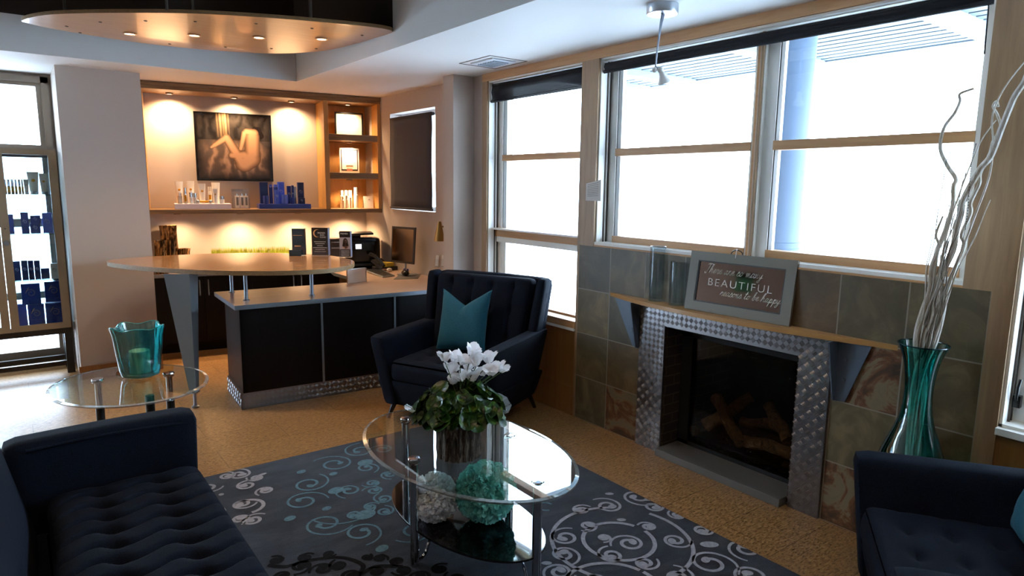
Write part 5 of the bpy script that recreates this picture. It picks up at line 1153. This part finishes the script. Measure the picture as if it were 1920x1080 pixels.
MB().lathe_open(VB, [(0.0, 0.0), (0.075, 0.0), (0.094, 0.012), (0.101, 0.04), (0.107, 0.10), (0.113, VH * 0.55), (0.119, VH * 0.8), (0.130, VH)], 80, 0, vf).build('outer_glass', TEALG, vz)
MB().lathe_open(VB, [(0.0, 0.022), (0.07, 0.022), (0.085, 0.04), (0.097, VH * 0.55), (0.104, VH * 0.8), (0.117, VH)], 80, 0, vf).build('inner_glass', TEALG, vz)
def rim(rr, z, a, i):
    lob = math.cos(5 * (a + 0.5)); return rr * (1 + 0.09 * lob), z + 0.007 * lob
MB().lathe_open(VB, [(0.118, VH), (0.1235, VH + 0.003), (0.129, VH)], 80, 0, rim).build('rim', mat('pale_glass_rim', '3d9c98', 0.05, trans=0.4, ior=1.5), vz)
MB().lathe(VB + Vector((0, 0, 0.0235)), [(0.0, 0), (0.052, 0), (0.052, 0.125), (0.045, 0.128), (0.0, 0.122)], 28).build('candle', mat('cream_wax', 'e8e6c4', 0.6, sub=0.1), None)
o = bpy.data.objects['candle']; tag(o, 'thick cream pillar candle inside the turquoise vase', 'candle')

# ============================================================ FIREPLACE
fp = thing('fireplace', 'gas fireplace framed in tread plate below the wooden mantel', 'fireplace', (3.16, 2.15, 0))
fx = XW - 0.030
mb = MB()
for a, b_, z0, z1 in holes(1.555, 2.79, 0.0, 0.933, [(1.72, 2.59, -1, 0.815)]): mb.b2((fx, a, z0), (XW - 0.0155, b_, z1))
tread(mb, (fx, 1.555, 0), (0, 1, 0), (0, 0, 1), (-1, 0, 0), 1.235, 0.933, 0.0335, lambda a, c_: 0.155 < a < 1.045 and c_ < 0.825)
mb.build('tread_plate_surround', TREAD, fp, merge=False)
SOOT = mat('soot_black', '0b0a0a', 0.85)
BRK = mat('dark_firebrick', '2a211d', 0.9); t, b = nt(BRK); br2 = N(t, 'ShaderNodeTexBrick'); t.links.new(coords(t, (1, 1, 1), (PI / 2, 0, 0)), br2.inputs[0])
br2.inputs['Scale'].default_value = 1; br2.inputs['Brick Width'].default_value = 0.16; br2.inputs['Row Height'].default_value = 0.062; br2.inputs['Mortar Size'].default_value = 0.004
br2.inputs['Color1'].default_value = (*lin('2b211d'), 1); br2.inputs['Color2'].default_value = (*lin('35281f'), 1); br2.inputs['Mortar'].default_value = (*lin('4a3f36'), 1); t.links.new(br2.outputs[0], b.inputs['Base Color'])
mb = MB().b2((3.85, 1.70, 0.0), (3.88, 2.61, 0.83)).b2((XW - 0.014, 1.715, 0.806), (3.88, 2.61, 0.85)).b2((XW - 0.014, 1.732, 0.0), (3.88, 2.578, 0.045)); mb.build('firebox', SOOT, fp, merge=False)
MB().b2((XW - 0.014, 2.578, 0.03), (3.86, 2.595, 0.812)).build('brick_side', BRK, fp); MB().b2((XW - 0.014, 1.715, 0.03), (3.86, 1.732, 0.812)).build('brick_side', BRK, fp)
mb = MB().b2((3.30, 2.50, 0.05), (3.315, 2.592, 0.815)).b2((3.30, 1.718, 0.05), (3.315, 1.735, 0.815)).b2((3.30, 1.718, 0.74), (3.315, 2.592, 0.815)).b2((3.30, 1.718, 0.045), (3.315, 2.592, 0.07)); mb.build('inner_frame', BLACKM, fp, merge=False)
MB().b2((3.305, 1.735, 0.07), (3.309, 2.50, 0.74)).build('glass', thin_glass('smoked_fire_glass', 'd8d4d0', -0.02), fp)
MB().b2((3.085, 1.734, 0.001), (3.30, 2.576, 0.047)).build('hearth_tray', mat('hearth_grey_metal', '6a6660', 0.4, 0.2), fp, bevel=0.003)
EMB = mat('ember_bed', '1d1510', 0.95); random.seed(4); mb = MB()
for k in range(420):
    mb.ball((random.uniform(3.36, 3.72), random.uniform(1.80, 2.45), 0.05 + random.uniform(0, 0.03)), random.uniform(0.006, 0.018), 6, 0, (1, random.uniform(.7, 1.4), .7))
e_ = mb.build('ember_bed', EMB, fp, merge=False); e_['kind'] = 'stuff'
MB().b2((3.34, 1.78, 0.09), (3.36, 2.46, 0.105)).b2((3.34, 1.78, 0.046), (3.36, 1.80, 0.09)).b2((3.34, 2.44, 0.046), (3.36, 2.46, 0.09)).build('grate_bar', BLACKM, fp, merge=False)
LOG = mat('ceramic_log', '6e4f2c', 0.85); t, b = nt(LOG); f = noise_t(t, coords(t), 16, 6, 0.7, 1.2); t.links.new(ramp(t, f, [(0.32, '2b1d10'), (0.5, '7b5a34'), (0.7, '9a7850')]), b.inputs['Base Color']); bump(t, b, f, 0.8, 0.02)
def lpt(px, py, x): return at_x(px, py, x)
for k, (a, c_, r0, r1, x0, x1, lb) in enumerate((((1342, 745), (1390, 835), 0.038, 0.035, 3.50, 3.38, 'slanting log in the middle of the fireplace, crossing the others'), ((1322, 800), (1410, 745), 0.042, 0.034, 3.40, 3.56, 'log rising to the right behind the slanting log'),
        ((1442, 762), (1478, 825), 0.034, 0.036, 3.55, 3.42, 'log leaning down at the right side of the fireplace'), ((1392, 790), (1470, 800), 0.030, 0.032, 3.56, 3.50, 'dark log lying behind at the right of the fireplace'),
        ((1395, 825), (1490, 850), 0.038, 0.034, 3.42, 3.38, 'long log lying low at the right of the fireplace'), ((1292, 822), (1310, 808), 0.030, 0.032, 3.42, 3.48, 'short log end at the left of the fireplace'), ((1465, 890), (1476, 872), 0.022, 0.024, 3.37, 3.44, 'small log stub at the lower right of the fireplace'))):
    p0 = lpt(*a, x0); p1 = lpt(*c_, x1); p0.z = max(p0.z, 0.05 + r0); p1.z = max(p1.z, 0.05 + r1); random.seed(k); n = 9
    pts = [p0.lerp(p1, i / n) + Vector((0, 0, 0.008 * math.sin(i * 0.9 + k))) for i in range(n + 1)]
    o = MB().tube(pts, [(r0 + (r1 - r0) * i / n) * (1 + 0.06 * math.sin(i * 2.1 + k)) for i in range(n + 1)], 16).build('log', LOG); tag(o, lb, 'log', 'logs in the fireplace')
# mantel shelf
mt = thing('mantel_shelf', 'curved wooden mantel shelf on blue grey steel brackets', 'shelf', (3.1, 2.15, 0.935))
mo_ = [(3.154, 3.075), (3.10, 2.90), (3.055, 2.70), (3.03, 2.50), (3.022, 2.30), (3.028, 2.05), (3.045, 1.83), (3.075, 1.65), (3.11, 1.48), (3.14, 1.36), (3.154, 1.265)]
MO = smooth([(x, y, 0) for x, y in mo_], 5); MB().prism([(p.x, p.y) for p in MO], 0.935, 0.960).build('shelf_board', MANTW, mt, bevel=0.002)
for (yc, s_) in ((1.538, -1), (2.805, 1)):
    yt, yb0, yb1 = (1.374, 1.527, 1.473) if s_ < 0 else (3.02, 2.80, 2.85)
    o = MB().slab([(3.148, yc, 0.934), (3.148, yt, 0.934), (3.148, yb1, 0.640), (3.148, yb0, 0.632)], 0.006 * -s_).build('bracket', STEELB, mt)
    MB().slab([(3.150, yc, 0.934), (3.062, yc, 0.934), (3.118, yb0, 0.64), (3.150, yb0, 0.632)], 0.006 * s_).build('web', STEELB, o)
    for z in (0.845, 0.745): MB().lathe((3.142, yc + s_ * 0.05, z), [(0.010, 0.0), (0.009, 0.006), (0.0, 0.007)], 10, axis=(-1, 0, 0)).build('bolt', STEELB, o)
# glass cylinders
for (px, pb, pt, r_, nm) in ((1227, 564, 462, 0.048, 'taller clear glass cylinder vase at the left of the mantel'), (1265, 572, 491, 0.047, 'shorter clear glass cylinder vase beside the framed sign')):
    p = at_z(px, pb, 0.961); p.z = 0.961; p.x += 0.015; h_ = height_at(p.x, p.y, pt) - p.z
    t_ = thing('glass_cylinder', nm, 'vase', p, 0, 'glass cylinders on the mantel')
    MB().lathe_open(p, [(0.0, 0.0), (r_, 0.0), (r_ + 0.0005, h_), (r_ - 0.003, h_), (r_ - 0.0035, 0.018), (0.0, 0.018)], 40).build('glass', CLEAR, t_)
    MB().lathe_open(p, [(r_ - 0.0035, h_ - 0.0005), (r_ + 0.0008, h_ + 0.0012)], 40).build('rim', SILVER, t_)
# framed mirror sign
sg = thing('framed_mirror_sign', 'grey framed mirror sign with white lettering leaning on the mantel', 'sign', (3.09, 2.09, 0.961))
o0 = Vector((3.080, 2.405, 0.962)); ux = Vector((0.03, -0.635, 0)).normalized(); WS = 0.635; HS = 0.338
uz = Vector((0.045, 0, 0.335)).normalized(); uz = (uz - ux * uz.dot(ux)).normalized(); SGM = frame_m(o0, ux, uz)
mb = MB(); mb.X = SGM
for b_ in holes(0, WS, 0, HS, [(0.055, WS - 0.055, 0.052, HS - 0.050)]): mb.b2((b_[0], b_[2], -0.018), (b_[1], b_[3], 0.0))
mb.build('frame', GREYP, sg, merge=False)
mb = MB(); mb.X = SGM
for b_ in holes(0.055, WS - 0.055, 0.052, HS - 0.05, [(0.062, WS - 0.062, 0.059, HS - 0.057)]): mb.b2((b_[0], b_[2], -0.010), (b_[1], b_[3], -0.003))
mb.build('inner_lip', mat('dark_lip', '3b3a38', 0.5), sg, merge=False)
mb = MB(); mb.X = SGM; mb.b2((0.05, 0.048, -0.013), (WS - 0.05, HS - 0.046, -0.009)); mb.build('mirror', MIRROR, sg)
LM_ = SGM @ Matrix.Translation((0, 0, -0.0085))
mb = text_mb('BEAUTIFUL', 0.060, LM_ @ Matrix.Translation((0.125, 0.152, 0)) @ Matrix.Diagonal((1.12, 1, 1, 1)), space=1.22, offset=-0.0010)
mb.build('lettering', LETTER, sg, merge=False)
# hand script lines drawn as pen strokes
GL = {
 'T': ([[(0.1, 1.35), (0.5, 1.5), (1.1, 1.45)], [(0.65, 1.5), (0.5, 0.7), (0.3, 0.0), (0.05, -0.1), (0.0, 0.15)]], 0.75),
 'h': ([[(0, 0.1), (0.35, 0.9), (0.5, 1.4), (0.35, 1.4), (0.15, 0.6), (0.05, 0), (0.3, 0.6), (0.5, 0.65), (0.45, 0.2), (0.55, 0), (0.75, 0.2)]], 0.72),
 'e': ([[(0, 0.15), (0.3, 0.4), (0.35, 0.65), (0.15, 0.6), (0.1, 0.2), (0.25, 0.0), (0.55, 0.2)]], 0.52),
 'r': ([[(0, 0.15), (0.2, 0.65), (0.25, 0.6), (0.45, 0.62), (0.35, 0.15), (0.5, 0.0), (0.65, 0.2)]], 0.6),
 'a': ([[(0.5, 0.55), (0.25, 0.65), (0.05, 0.25), (0.15, 0.0), (0.4, 0.3), (0.55, 0.65), (0.45, 0.1), (0.6, 0.0), (0.75, 0.2)]], 0.7),
 's': ([[(0, 0.1), (0.3, 0.7), (0.4, 0.35), (0.3, 0.0), (0.1, 0.05)], [(0.3, 0.02), (0.55, 0.15)]], 0.5),
 'o': ([[(0.3, 0.65), (0.08, 0.4), (0.1, 0.05), (0.35, 0.1), (0.45, 0.5), (0.3, 0.65), (0.45, 0.5), (0.65, 0.6)]], 0.62),
 'm': ([[(0, 0.4), (0.12, 0.65), (0.1, 0.0), (0.3, 0.6), (0.4, 0.6), (0.35, 0.0), (0.55, 0.6), (0.65, 0.6), (0.62, 0.05), (0.75, 0.0), (0.9, 0.2)]], 0.88),
 'n': ([[(0, 0.4), (0.12, 0.65), (0.1, 0.0), (0.3, 0.6), (0.42, 0.6), (0.38, 0.05), (0.5, 0.0), (0.65, 0.2)]], 0.63),
 'y': ([[(0.05, 0.65), (0.1, 0.15), (0.3, 0.1), (0.5, 0.65), (0.4, 0.0), (0.2, -0.6), (0.0, -0.55), (0.15, -0.2), (0.7, 0.2)]], 0.68),
 't': ([[(0.1, 0.1), (0.35, 0.9), (0.4, 1.25), (0.2, 0.2), (0.3, 0.0), (0.55, 0.2)], [(0.1, 0.85), (0.55, 0.95)]], 0.52),
 'b': ([[(0, 0.1), (0.35, 0.9), (0.42, 1.4), (0.25, 1.2), (0.12, 0.1), (0.3, 0.0), (0.45, 0.3), (0.35, 0.6), (0.45, 0.45), (0.65, 0.55)]], 0.62),
 'p': ([[(0.05, 0.3), (0.25, 0.7), (0.1, -0.1), (0.0, -0.65), (0.2, 0.3), (0.4, 0.65), (0.5, 0.3), (0.3, 0.0), (0.2, 0.1), (0.5, 0.05), (0.7, 0.2)]], 0.66),
 ' ': ([], 0.42)}
def script(txt, x, y, s_, name):
    mb = MB(); mb.X = LM_; cx_ = x
    for ch in txt:
        st_, adv = GL[ch]
        for pl in st_:
            P_ = smooth([(cx_ + (px + 0.28 * py) * s_, y + py * s_, 0.0006) for px, py in pl], 5)
            mb.tube(P_, [0.0015 + 0.0011 * abs(math.sin(i * 0.45)) for i in range(len(P_))], 5, flat=0.4)
        cx_ += adv * s_
    mb.build(name, LETTER, sg, merge=False)
script('There are so many', 0.100, 0.222, 0.0345, 'script_line'); script('reasons to be happy', 0.215, 0.104, 0.0320, 'script_line')
mb = MB(); mb.X = SGM; c_ = []
for i in range(13): a = PI * i / 12; c_.append((0.285 + 0.035 * math.cos(a), HS + 0.024 * math.sin(a), -0.008))
mb.tube(c_, 0.003, 8); mb.build('hanging_wire', BLACK, sg)
mb = MB(); mb.X = SGM; mb.tube([(0.285, HS - 0.02, 0.001), (0.285, HS + 0.03, 0.0)], 0.0022, 6).ball((0.285, HS + 0.026, 0), 0.005, 8); mb.build('string_knot', WHITE, sg)
# green exit sign, seen only in the mirror glass



gs = thing('green_wall_notice', 'green wall notice with a black top edge on the far side wall', 'sign', (-2.59, 5.06, 1.62))
MB().b2((-2.598, 4.93, 1.64), (-2.585, 5.20, 1.85)).build('board', mat('notice_green', '1f8a55', 0.5), gs); MB().b2((-2.598, 4.90, 1.85), (-2.575, 5.22, 1.93)).build('top_edge', BLACKM, gs)

# ============================================================ TALL TEAL FLOOR VASE WITH BRANCHES
tv = thing('floor_vase', 'tall deep teal glass floor vase with a flared rim beside the fireplace', 'vase', (3.0, 1.10, 0.0))
vc = Vector((2.985, 1.10, 0.0)); pr_ = [(0.0, 0.0), (0.10, 0.0), (0.118, 0.02), (0.145, 0.12), (0.158, 0.25), (0.155, 0.38), (0.135, 0.50), (0.105, 0.59), (0.075, 0.66), (0.058, 0.73), (0.052, 0.80), (0.054, 0.87), (0.064, 0.94), (0.080, 0.99), (0.094, 1.02)]
MB().lathe_open(vc, pr_, 56).build('glass_body', TEALV, tv, subsurf=1)
MB().tube([vc + Vector((0.094 * math.cos(2 * PI * i / 48), 0.094 * math.sin(2 * PI * i / 48), 1.022)) for i in range(49)], 0.003, 8).build('rim', mat('dark_teal_rim', '12343c', 0.1), tv)
BRN = mat('whitewashed_branch', 'd3cec4', 0.7); t, b = nt(BRN); f = noise_t(t, coords(t, (20, 20, 4)), 3, 5, 0.7); t.links.new(ramp(t, f, [(0.35, 'ad9f86'), (0.6, 'e0ddd4')]), b.inputs['Base Color'])
TWG = mat('fine_twig', '6f6252', 0.8)
def branch(name, label, pts, r0, r1, xs, mt_, grp, wob=0.0):
    n = len(pts); P_ = []
    for i, (px, py) in enumerate(pts):
        k = i / (n - 1); P_.append(at_x(px, py, xs[0] + (xs[1] - xs[0]) * k))
    start = Vector((vc.x + random.uniform(-.03, .03), vc.y + random.uniform(-.03, .03), 0.06)); neck = vc + Vector((random.uniform(-.02, .02), random.uniform(-.02, .02), 0.80))
    P_ = smooth([start, neck] + P_, 6); m_ = len(P_)
    o = MB().tube(P_, [1.3 * r0 + 1.3 * (r1 - r0) * (i / (m_ - 1)) ** 1.3 for i in range(m_)], 8).build(name, mt_, origin=start); return tag(o, label, 'branch', grp)
random.seed(9); GB = 'curly branches in the tall vase'
branch('curly_branch', 'thickest curly whitewashed branch rising to the right frame edge', [(1738, 640), (1745, 570), (1762, 520), (1786, 470), (1793, 430), (1802, 400), (1806, 375), (1836, 320), (1858, 292), (1878, 240), (1892, 205), (1903, 180), (1922, 150), (1935, 110)], 0.010, 0.008, (2.99, 2.95), BRN, GB)
branch('curly_branch', 'thick curly branch crossing in front of the window, bending to the left', [(1722, 640), (1734, 580), (1748, 525), (1752, 500), (1757, 470), (1770, 440), (1786, 388), (1788, 350), (1792, 335), (1776, 310), (1763, 278), (1770, 240), (1790, 212), (1800, 190), (1800, 176), (1826, 166)], 0.009, 0.0035, (2.97, 3.02), BRN, GB)
branch('curly_branch', 'thin wavy branch just right of the thickest one', [(1755, 640), (1768, 590), (1776, 540), (1792, 500), (1808, 460), (1803, 440), (1820, 400), (1820, 380), (1836, 345), (1838, 325), (1855, 290), (1862, 265), (1876, 240), (1870, 215), (1862, 200), (1868, 190), (1872, 200)], 0.007, 0.003, (3.0, 2.97), BRN, GB)
branch('curly_branch', 'slender arching branch reaching the upper right corner', [(1748, 640), (1772, 560), (1800, 480), (1830, 400), (1855, 330), (1862, 270), (1860, 225), (1870, 190), (1890, 155), (1922, 115)], 0.004, 0.0018, (3.0, 2.95), BRN, GB)
branch('curly_branch', 'straight thin branch running from mid vase up across the window edge', [(1730, 640), (1750, 560), (1775, 440), (1800, 360), (1830, 285), (1845, 255), (1868, 225)], 0.0035, 0.0015, (2.98, 2.98), BRN, GB)
branch('curly_branch', 'thin branch curving out low over the wooden post', [(1752, 640), (1790, 520), (1812, 475), (1830, 440), (1846, 400), (1857, 375)], 0.003, 0.001, (2.99, 2.96), BRN, GB)
branch('curly_branch', 'twisted branch hugging the left side of the bunch', [(1716, 640), (1728, 585), (1742, 545), (1746, 500), (1760, 462), (1755, 440), (1768, 405)], 0.008, 0.003, (2.96, 2.97), BRN, GB)
random.seed(21)
for k in range(26):
    x0 = random.uniform(1718, 1752); top = random.uniform(300, 520); x1 = x0 + (640 - top) * random.uniform(0.13, 0.30) + random.uniform(-6, 6); n = 7
    pts = [(x0 + (x1 - x0) * i / n + random.uniform(-4, 4), 640 + (top - 640) * i / n) for i in range(n + 1)]
    branch('fine_twig', 'fine thin twig in the tight bunch above the teal vase', pts, 0.0022, 0.0007, (2.97 + random.uniform(-.03, .03), 2.97 + random.uniform(-.04, .04)), TWG if k % 2 else BRN, 'fine twigs in the tall vase')
for (nm, pts, lb) in (('bead_string', [(1755, 430), (1762, 380), (1769, 340), (1774, 305), (1782, 285)], 'dotted dark bead string left of the thick branches'), ('bead_string', [(1810, 430), (1815, 390), (1818, 340), (1822, 300), (1830, 270)], 'dotted dark bead string right of the crossing branch')):
    P_ = smooth([at_x(px, py, 2.96) for px, py in pts], 9); mb = MB()
    for p in P_: mb.ball(p, 0.0022, 6)
    mb.tube(P_, 0.0005, 4); o = mb.build(nm, BLACK, merge=False); tag(o, lb, 'bead string', 'bead strings hung on the branches')
# ============================================================ RUG
RUGM = mat('rug_pile', '3d4552', 0.95, sheen=0.2, spec=0.1); t, b = nt(RUGM); f = noise_t(t, coords(t, (1.0, 2.5, 1)), 3.2, 6, 0.65, 0.4); f2 = noise_t(t, coords(t), 220, 2, 0.7)
c = ramp(t, f, [(0.3, '1d222e'), (0.5, '2c323f'), (0.7, '424349')]); c = mixc(t, 0.5, c, ramp(t, f2, [(0.3, '707070'), (0.7, 'ffffff')]), 'MULTIPLY'); t.links.new(c, b.inputs['Base Color']); bump(t, b, f2, 0.4, 0.004)
def pile(name, c1, c2):
    M = mat(name, c1, 0.95, spec=0.1); t, b = nt(M); f = noise_t(t, coords(t), 60, 3, 0.7); t.links.new(ramp(t, f, [(0.35, c1), (0.65, c2)]), b.inputs['Base Color']); return M
RL, RT, RB = pile('rug_light_scroll', '8e8f98', 'a5a6ae'), pile('rug_teal_scroll', '4f6d7b', '658592'), pile('rug_black_scroll', '0e0f12', '181a1e')
RX0, RX1, RY0, RY1, RZ = 0.10, 2.585, 0.55, 3.83, 0.010
mb = MB().b2((RX0, RY0, 0.0005), (RX1, RY1, RZ), 0)
mb.b2((RX0, RY0, 0.0005), (RX0 + 0.012, RY1, RZ + 0.001), 3)
def ribbon(pts, wd, mi):
    n = len(pts); W_ = wd if isinstance(wd, list) else [wd] * n; L = []
    z = RZ + 0.0012 + 0.0002 * mi
    for i, p in enumerate(pts):
        d = pts[min(i + 1, n - 1)] - pts[max(i - 1, 0)]; d = Vector((d.x, d.y, 0)).normalized(); s_ = Vector((-d.y, d.x, 0)) * W_[i] / 2
        for q in (p + s_, p - s_): L.append(Vector((min(max(q.x, RX0), RX1 - 0.004), min(max(q.y, RY0), RY1 - 0.004), z)))
    mb.add(L, [(2 * i, 2 * i + 1, 2 * i + 3, 2 * i + 2) for i in range(n - 1)], mi, False)
def blob(c_, r_, mi, asp=1.0, ang=0.0):
    n = 18; z = RZ + 0.0014 + 0.0002 * mi; R2 = Matrix.Rotation(ang, 3, 'Z')
    L = [c_ + R2 @ Vector((r_ * math.cos(2 * PI * i / n) * asp, r_ * math.sin(2 * PI * i / n), 0)) for i in range(n)]
    mb.add([Vector((min(max(q.x, RX0), RX1 - 0.004), min(max(q.y, RY0), RY1 - 0.004), z)) for q in L], [tuple(range(n))], mi, False)
def fromzoom(zx, zy, ox, oy): return at_z(ox + zx / 4, oy + zy / 4, RZ)
def spiral(zx, zy, zr, ox, oy, mi, a0, dirn=1, turns=1.6, tail=0.7, w_=0.017):
    c_ = fromzoom(zx, zy, ox, oy); r_ = (fromzoom(zx + zr, zy, ox, oy) - fromzoom(zx - zr, zy, ox, oy)).length / 2
    pts = []; W_ = []; n = 64
    for i in range(n + 1):
        k = i / n; a = a0 + dirn * 2 * PI * (turns * k - 0.28); rr = r_ * (1.0 + tail * max(0, 0.28 - k * 1.6)) * (1 - 0.72 * k ** 0.9); pts.append(c_ + Vector((rr * math.cos(a), rr * math.sin(a), 0))); W_.append(w_ * (0.55 + 0.6 * k ** 0.5))
    ribbon(pts, W_, mi); blob(pts[-1], w_ * 1.15, mi, 1.35, a0)
def ring(zx, zy, zr, ox, oy, mi, a0=0, a1=2 * PI, w_=0.02, grow=0.0):
    c_ = fromzoom(zx, zy, ox, oy); r_ = (fromzoom(zx + zr, zy, ox, oy) - fromzoom(zx - zr, zy, ox, oy)).length / 2
    ribbon([c_ + Vector((math.cos(a0 + (a1 - a0) * i / 60), math.sin(a0 + (a1 - a0) * i / 60), 0)) * r_ * (1 + grow * i / 60) for i in range(61)], w_, mi)
O7 = (960, 810); O6 = (480, 810); O5 = (0, 810)
# light grey scrolls near the fireplace side
ring(800, 815, 265, *O7, 1, 0.3, 6.2); ring(820, 820, 520, *O7, 1, 0.9, 6.6, 0.02); ring(760, 1200, 380, *O7, 1, 0.2, 6.4, 0.02)
for k, (x, y, r) in enumerate(((720, 555, 115), (520, 585, 75), (945, 490, 130), (570, 705, 75), (1020, 710, 65), (400, 790, 120), (1225, 815, 105), (690, 795, 55), (880, 835, 125), (745, 925, 105), (1000, 985, 95), (390, 920, 120), (355, 1050, 115), (1240, 625, 65), (1430, 735, 85), (1490, 985, 180), (1750, 880, 135), (620, 1120, 130), (1250, 1090, 130), (900, 1180, 150), (1800, 1080, 150), (1560, 1200, 150), (1060, 560, 90), (300, 1180, 110))):
    spiral(x, y, r, *O7, 1, k * 1.7, 1 if k % 2 else -1, 1.45)
for (x, y, r) in ((730, 465, 30), (820, 660, 32), (1480, 845, 60), (1180, 430, 26), (260, 985, 18)): c_ = fromzoom(x, y, *O7); blob(c_, 0.014 if r < 50 else 0.026, 1, 1.7, -0.6)
# light scrolls beside the sofa
for k, (x, y, r, o_) in enumerate(((1790, 320, 95, O5), (1850, 400, 85, O5), (1820, 540, 85, O5), (1800, 655, 75, O5), (70, 440, 70, O6), (0, 345, 60, O6), (1700, 330, 70, O5), (1900, 660, 90, O5), (1560, 420, 90, O5), (1600, 600, 90, O5))): spiral(x, y, r, *o_, 1, k * 2.1, 1 if k % 2 else -1, 1.4)
ring(-60, 560, 110, *O6, 1, -1.6, 2.2); blob(fromzoom(45, 320, *O6), 0.012, 1, 2.4, 0.2); blob(fromzoom(1660, 470, *O5), 0.014, 1)
# teal scrolls in the centre
for k, (x, y, r) in enumerate(((590, 240, 150), (780, 140, 125), (400, 390, 145), (355, 520, 155), (520, 690, 175), (790, 755, 160), (700, 440, 105), (870, 385, 65), (885, 440, 75), (960, 500, 80), (965, 595, 75), (860, 560, 60), (740, 620, 70), (830, 270, 90), (1000, 320, 70), (1190, 745, 150), (950, 130, 90))): spiral(x, y, r, *O6, 2, k * 2.4 + 0.5, 1 if k % 2 else -1, 1.4, w_=0.014)
for (x, y, r_) in ((600, 440, 0.036), (820, 620, 0.045), (340, 300, 0.022), (255, 650, 0.024), (945, 875, 0.026), (820, 230, 0.04), (530, 575, 0.02), (580, 315, 0.02)): blob(fromzoom(x, y, *O6), r_, 2, 1.25, 0.3)
ring(250, 560, 60, *O7, 2, 0, 4.5, 0.012); ring(640, 560, 260, *O6, 2, 3.4, 5.6, 0.01)
# black scrolls along the near side
for k, (x, y, r) in enumerate(((150, 965, 60), (370, 945, 60), (550, 915, 45), (330, 1010, 90), (500, 1030, 85), (620, 1000, 70), (830, 940, 40), (930, 950, 55), (1060, 970, 55), (1100, 1040, 70), (900, 1050, 60), (1380, 1030, 70), (200, 1080, 80), (700, 1080, 90), (1240, 1090, 90), (1500, 1100, 90), (60, 1150, 100), (450, 1160, 120), (980, 1160, 110), (1700, 1180, 110))): spiral(x, y, r, *O6, 3, k * 1.9, 1 if k % 2 else -1, 1.3, w_=0.018)
ribbon(smooth([fromzoom(*q, *O6) for q in ((90, 1000), (230, 1010), (430, 960), (650, 945), (800, 1000), (780, 1070), (900, 1010), (1100, 1010))], 8), 0.022, 3)
rg = mb.build('area_rug', [RUGM, RL, RT, RB], merge=False, origin=((RX0 + RX1) / 2, (RY0 + RY1) / 2, 0)); tag(rg, 'dark grey rug with pale, teal and black scroll pattern under the coffee table', 'rug')
# ============================================================ LAMPS
for (x, y) in OL: spot((x, y, oz - 0.03), 26, 115, 0.7, 0.03, color=(1.0, 0.74, 0.48))
# unseen lamps added in the raised well above the seating, for warm fill light
for k, (x, y) in enumerate(((0.2, 2.6), (1.3, 0.6), (-1.2, 4.4), (-1.2, 0.8))):
    t_ = thing('added_fill_lamp', ['added unseen warm fill lamp high above the sofa', 'added unseen warm fill lamp high over the near side of the rug', 'added unseen warm fill lamp high over the left entrance side', 'added unseen warm fill lamp high behind the viewing position'][k], 'lamp', (x, y, 3.28), 0, 'added fill lamps in the raised ceiling')
    MB().lathe((x, y, 3.285), [(0.05, 0.0), (0.075, 0.0), (0.075, 0.015), (0.05, 0.015)], 28).build('trim_ring', WHITE, t_)
    MB().lathe((x, y, 3.29), [(0.0, 0), (0.05, 0), (0.05, 0.01)], 24).build('lens', LAMPON, t_)
    spot((x, y, 3.27), 36, 130, 0.8, 0.05, color=(1.0, 0.72, 0.45))
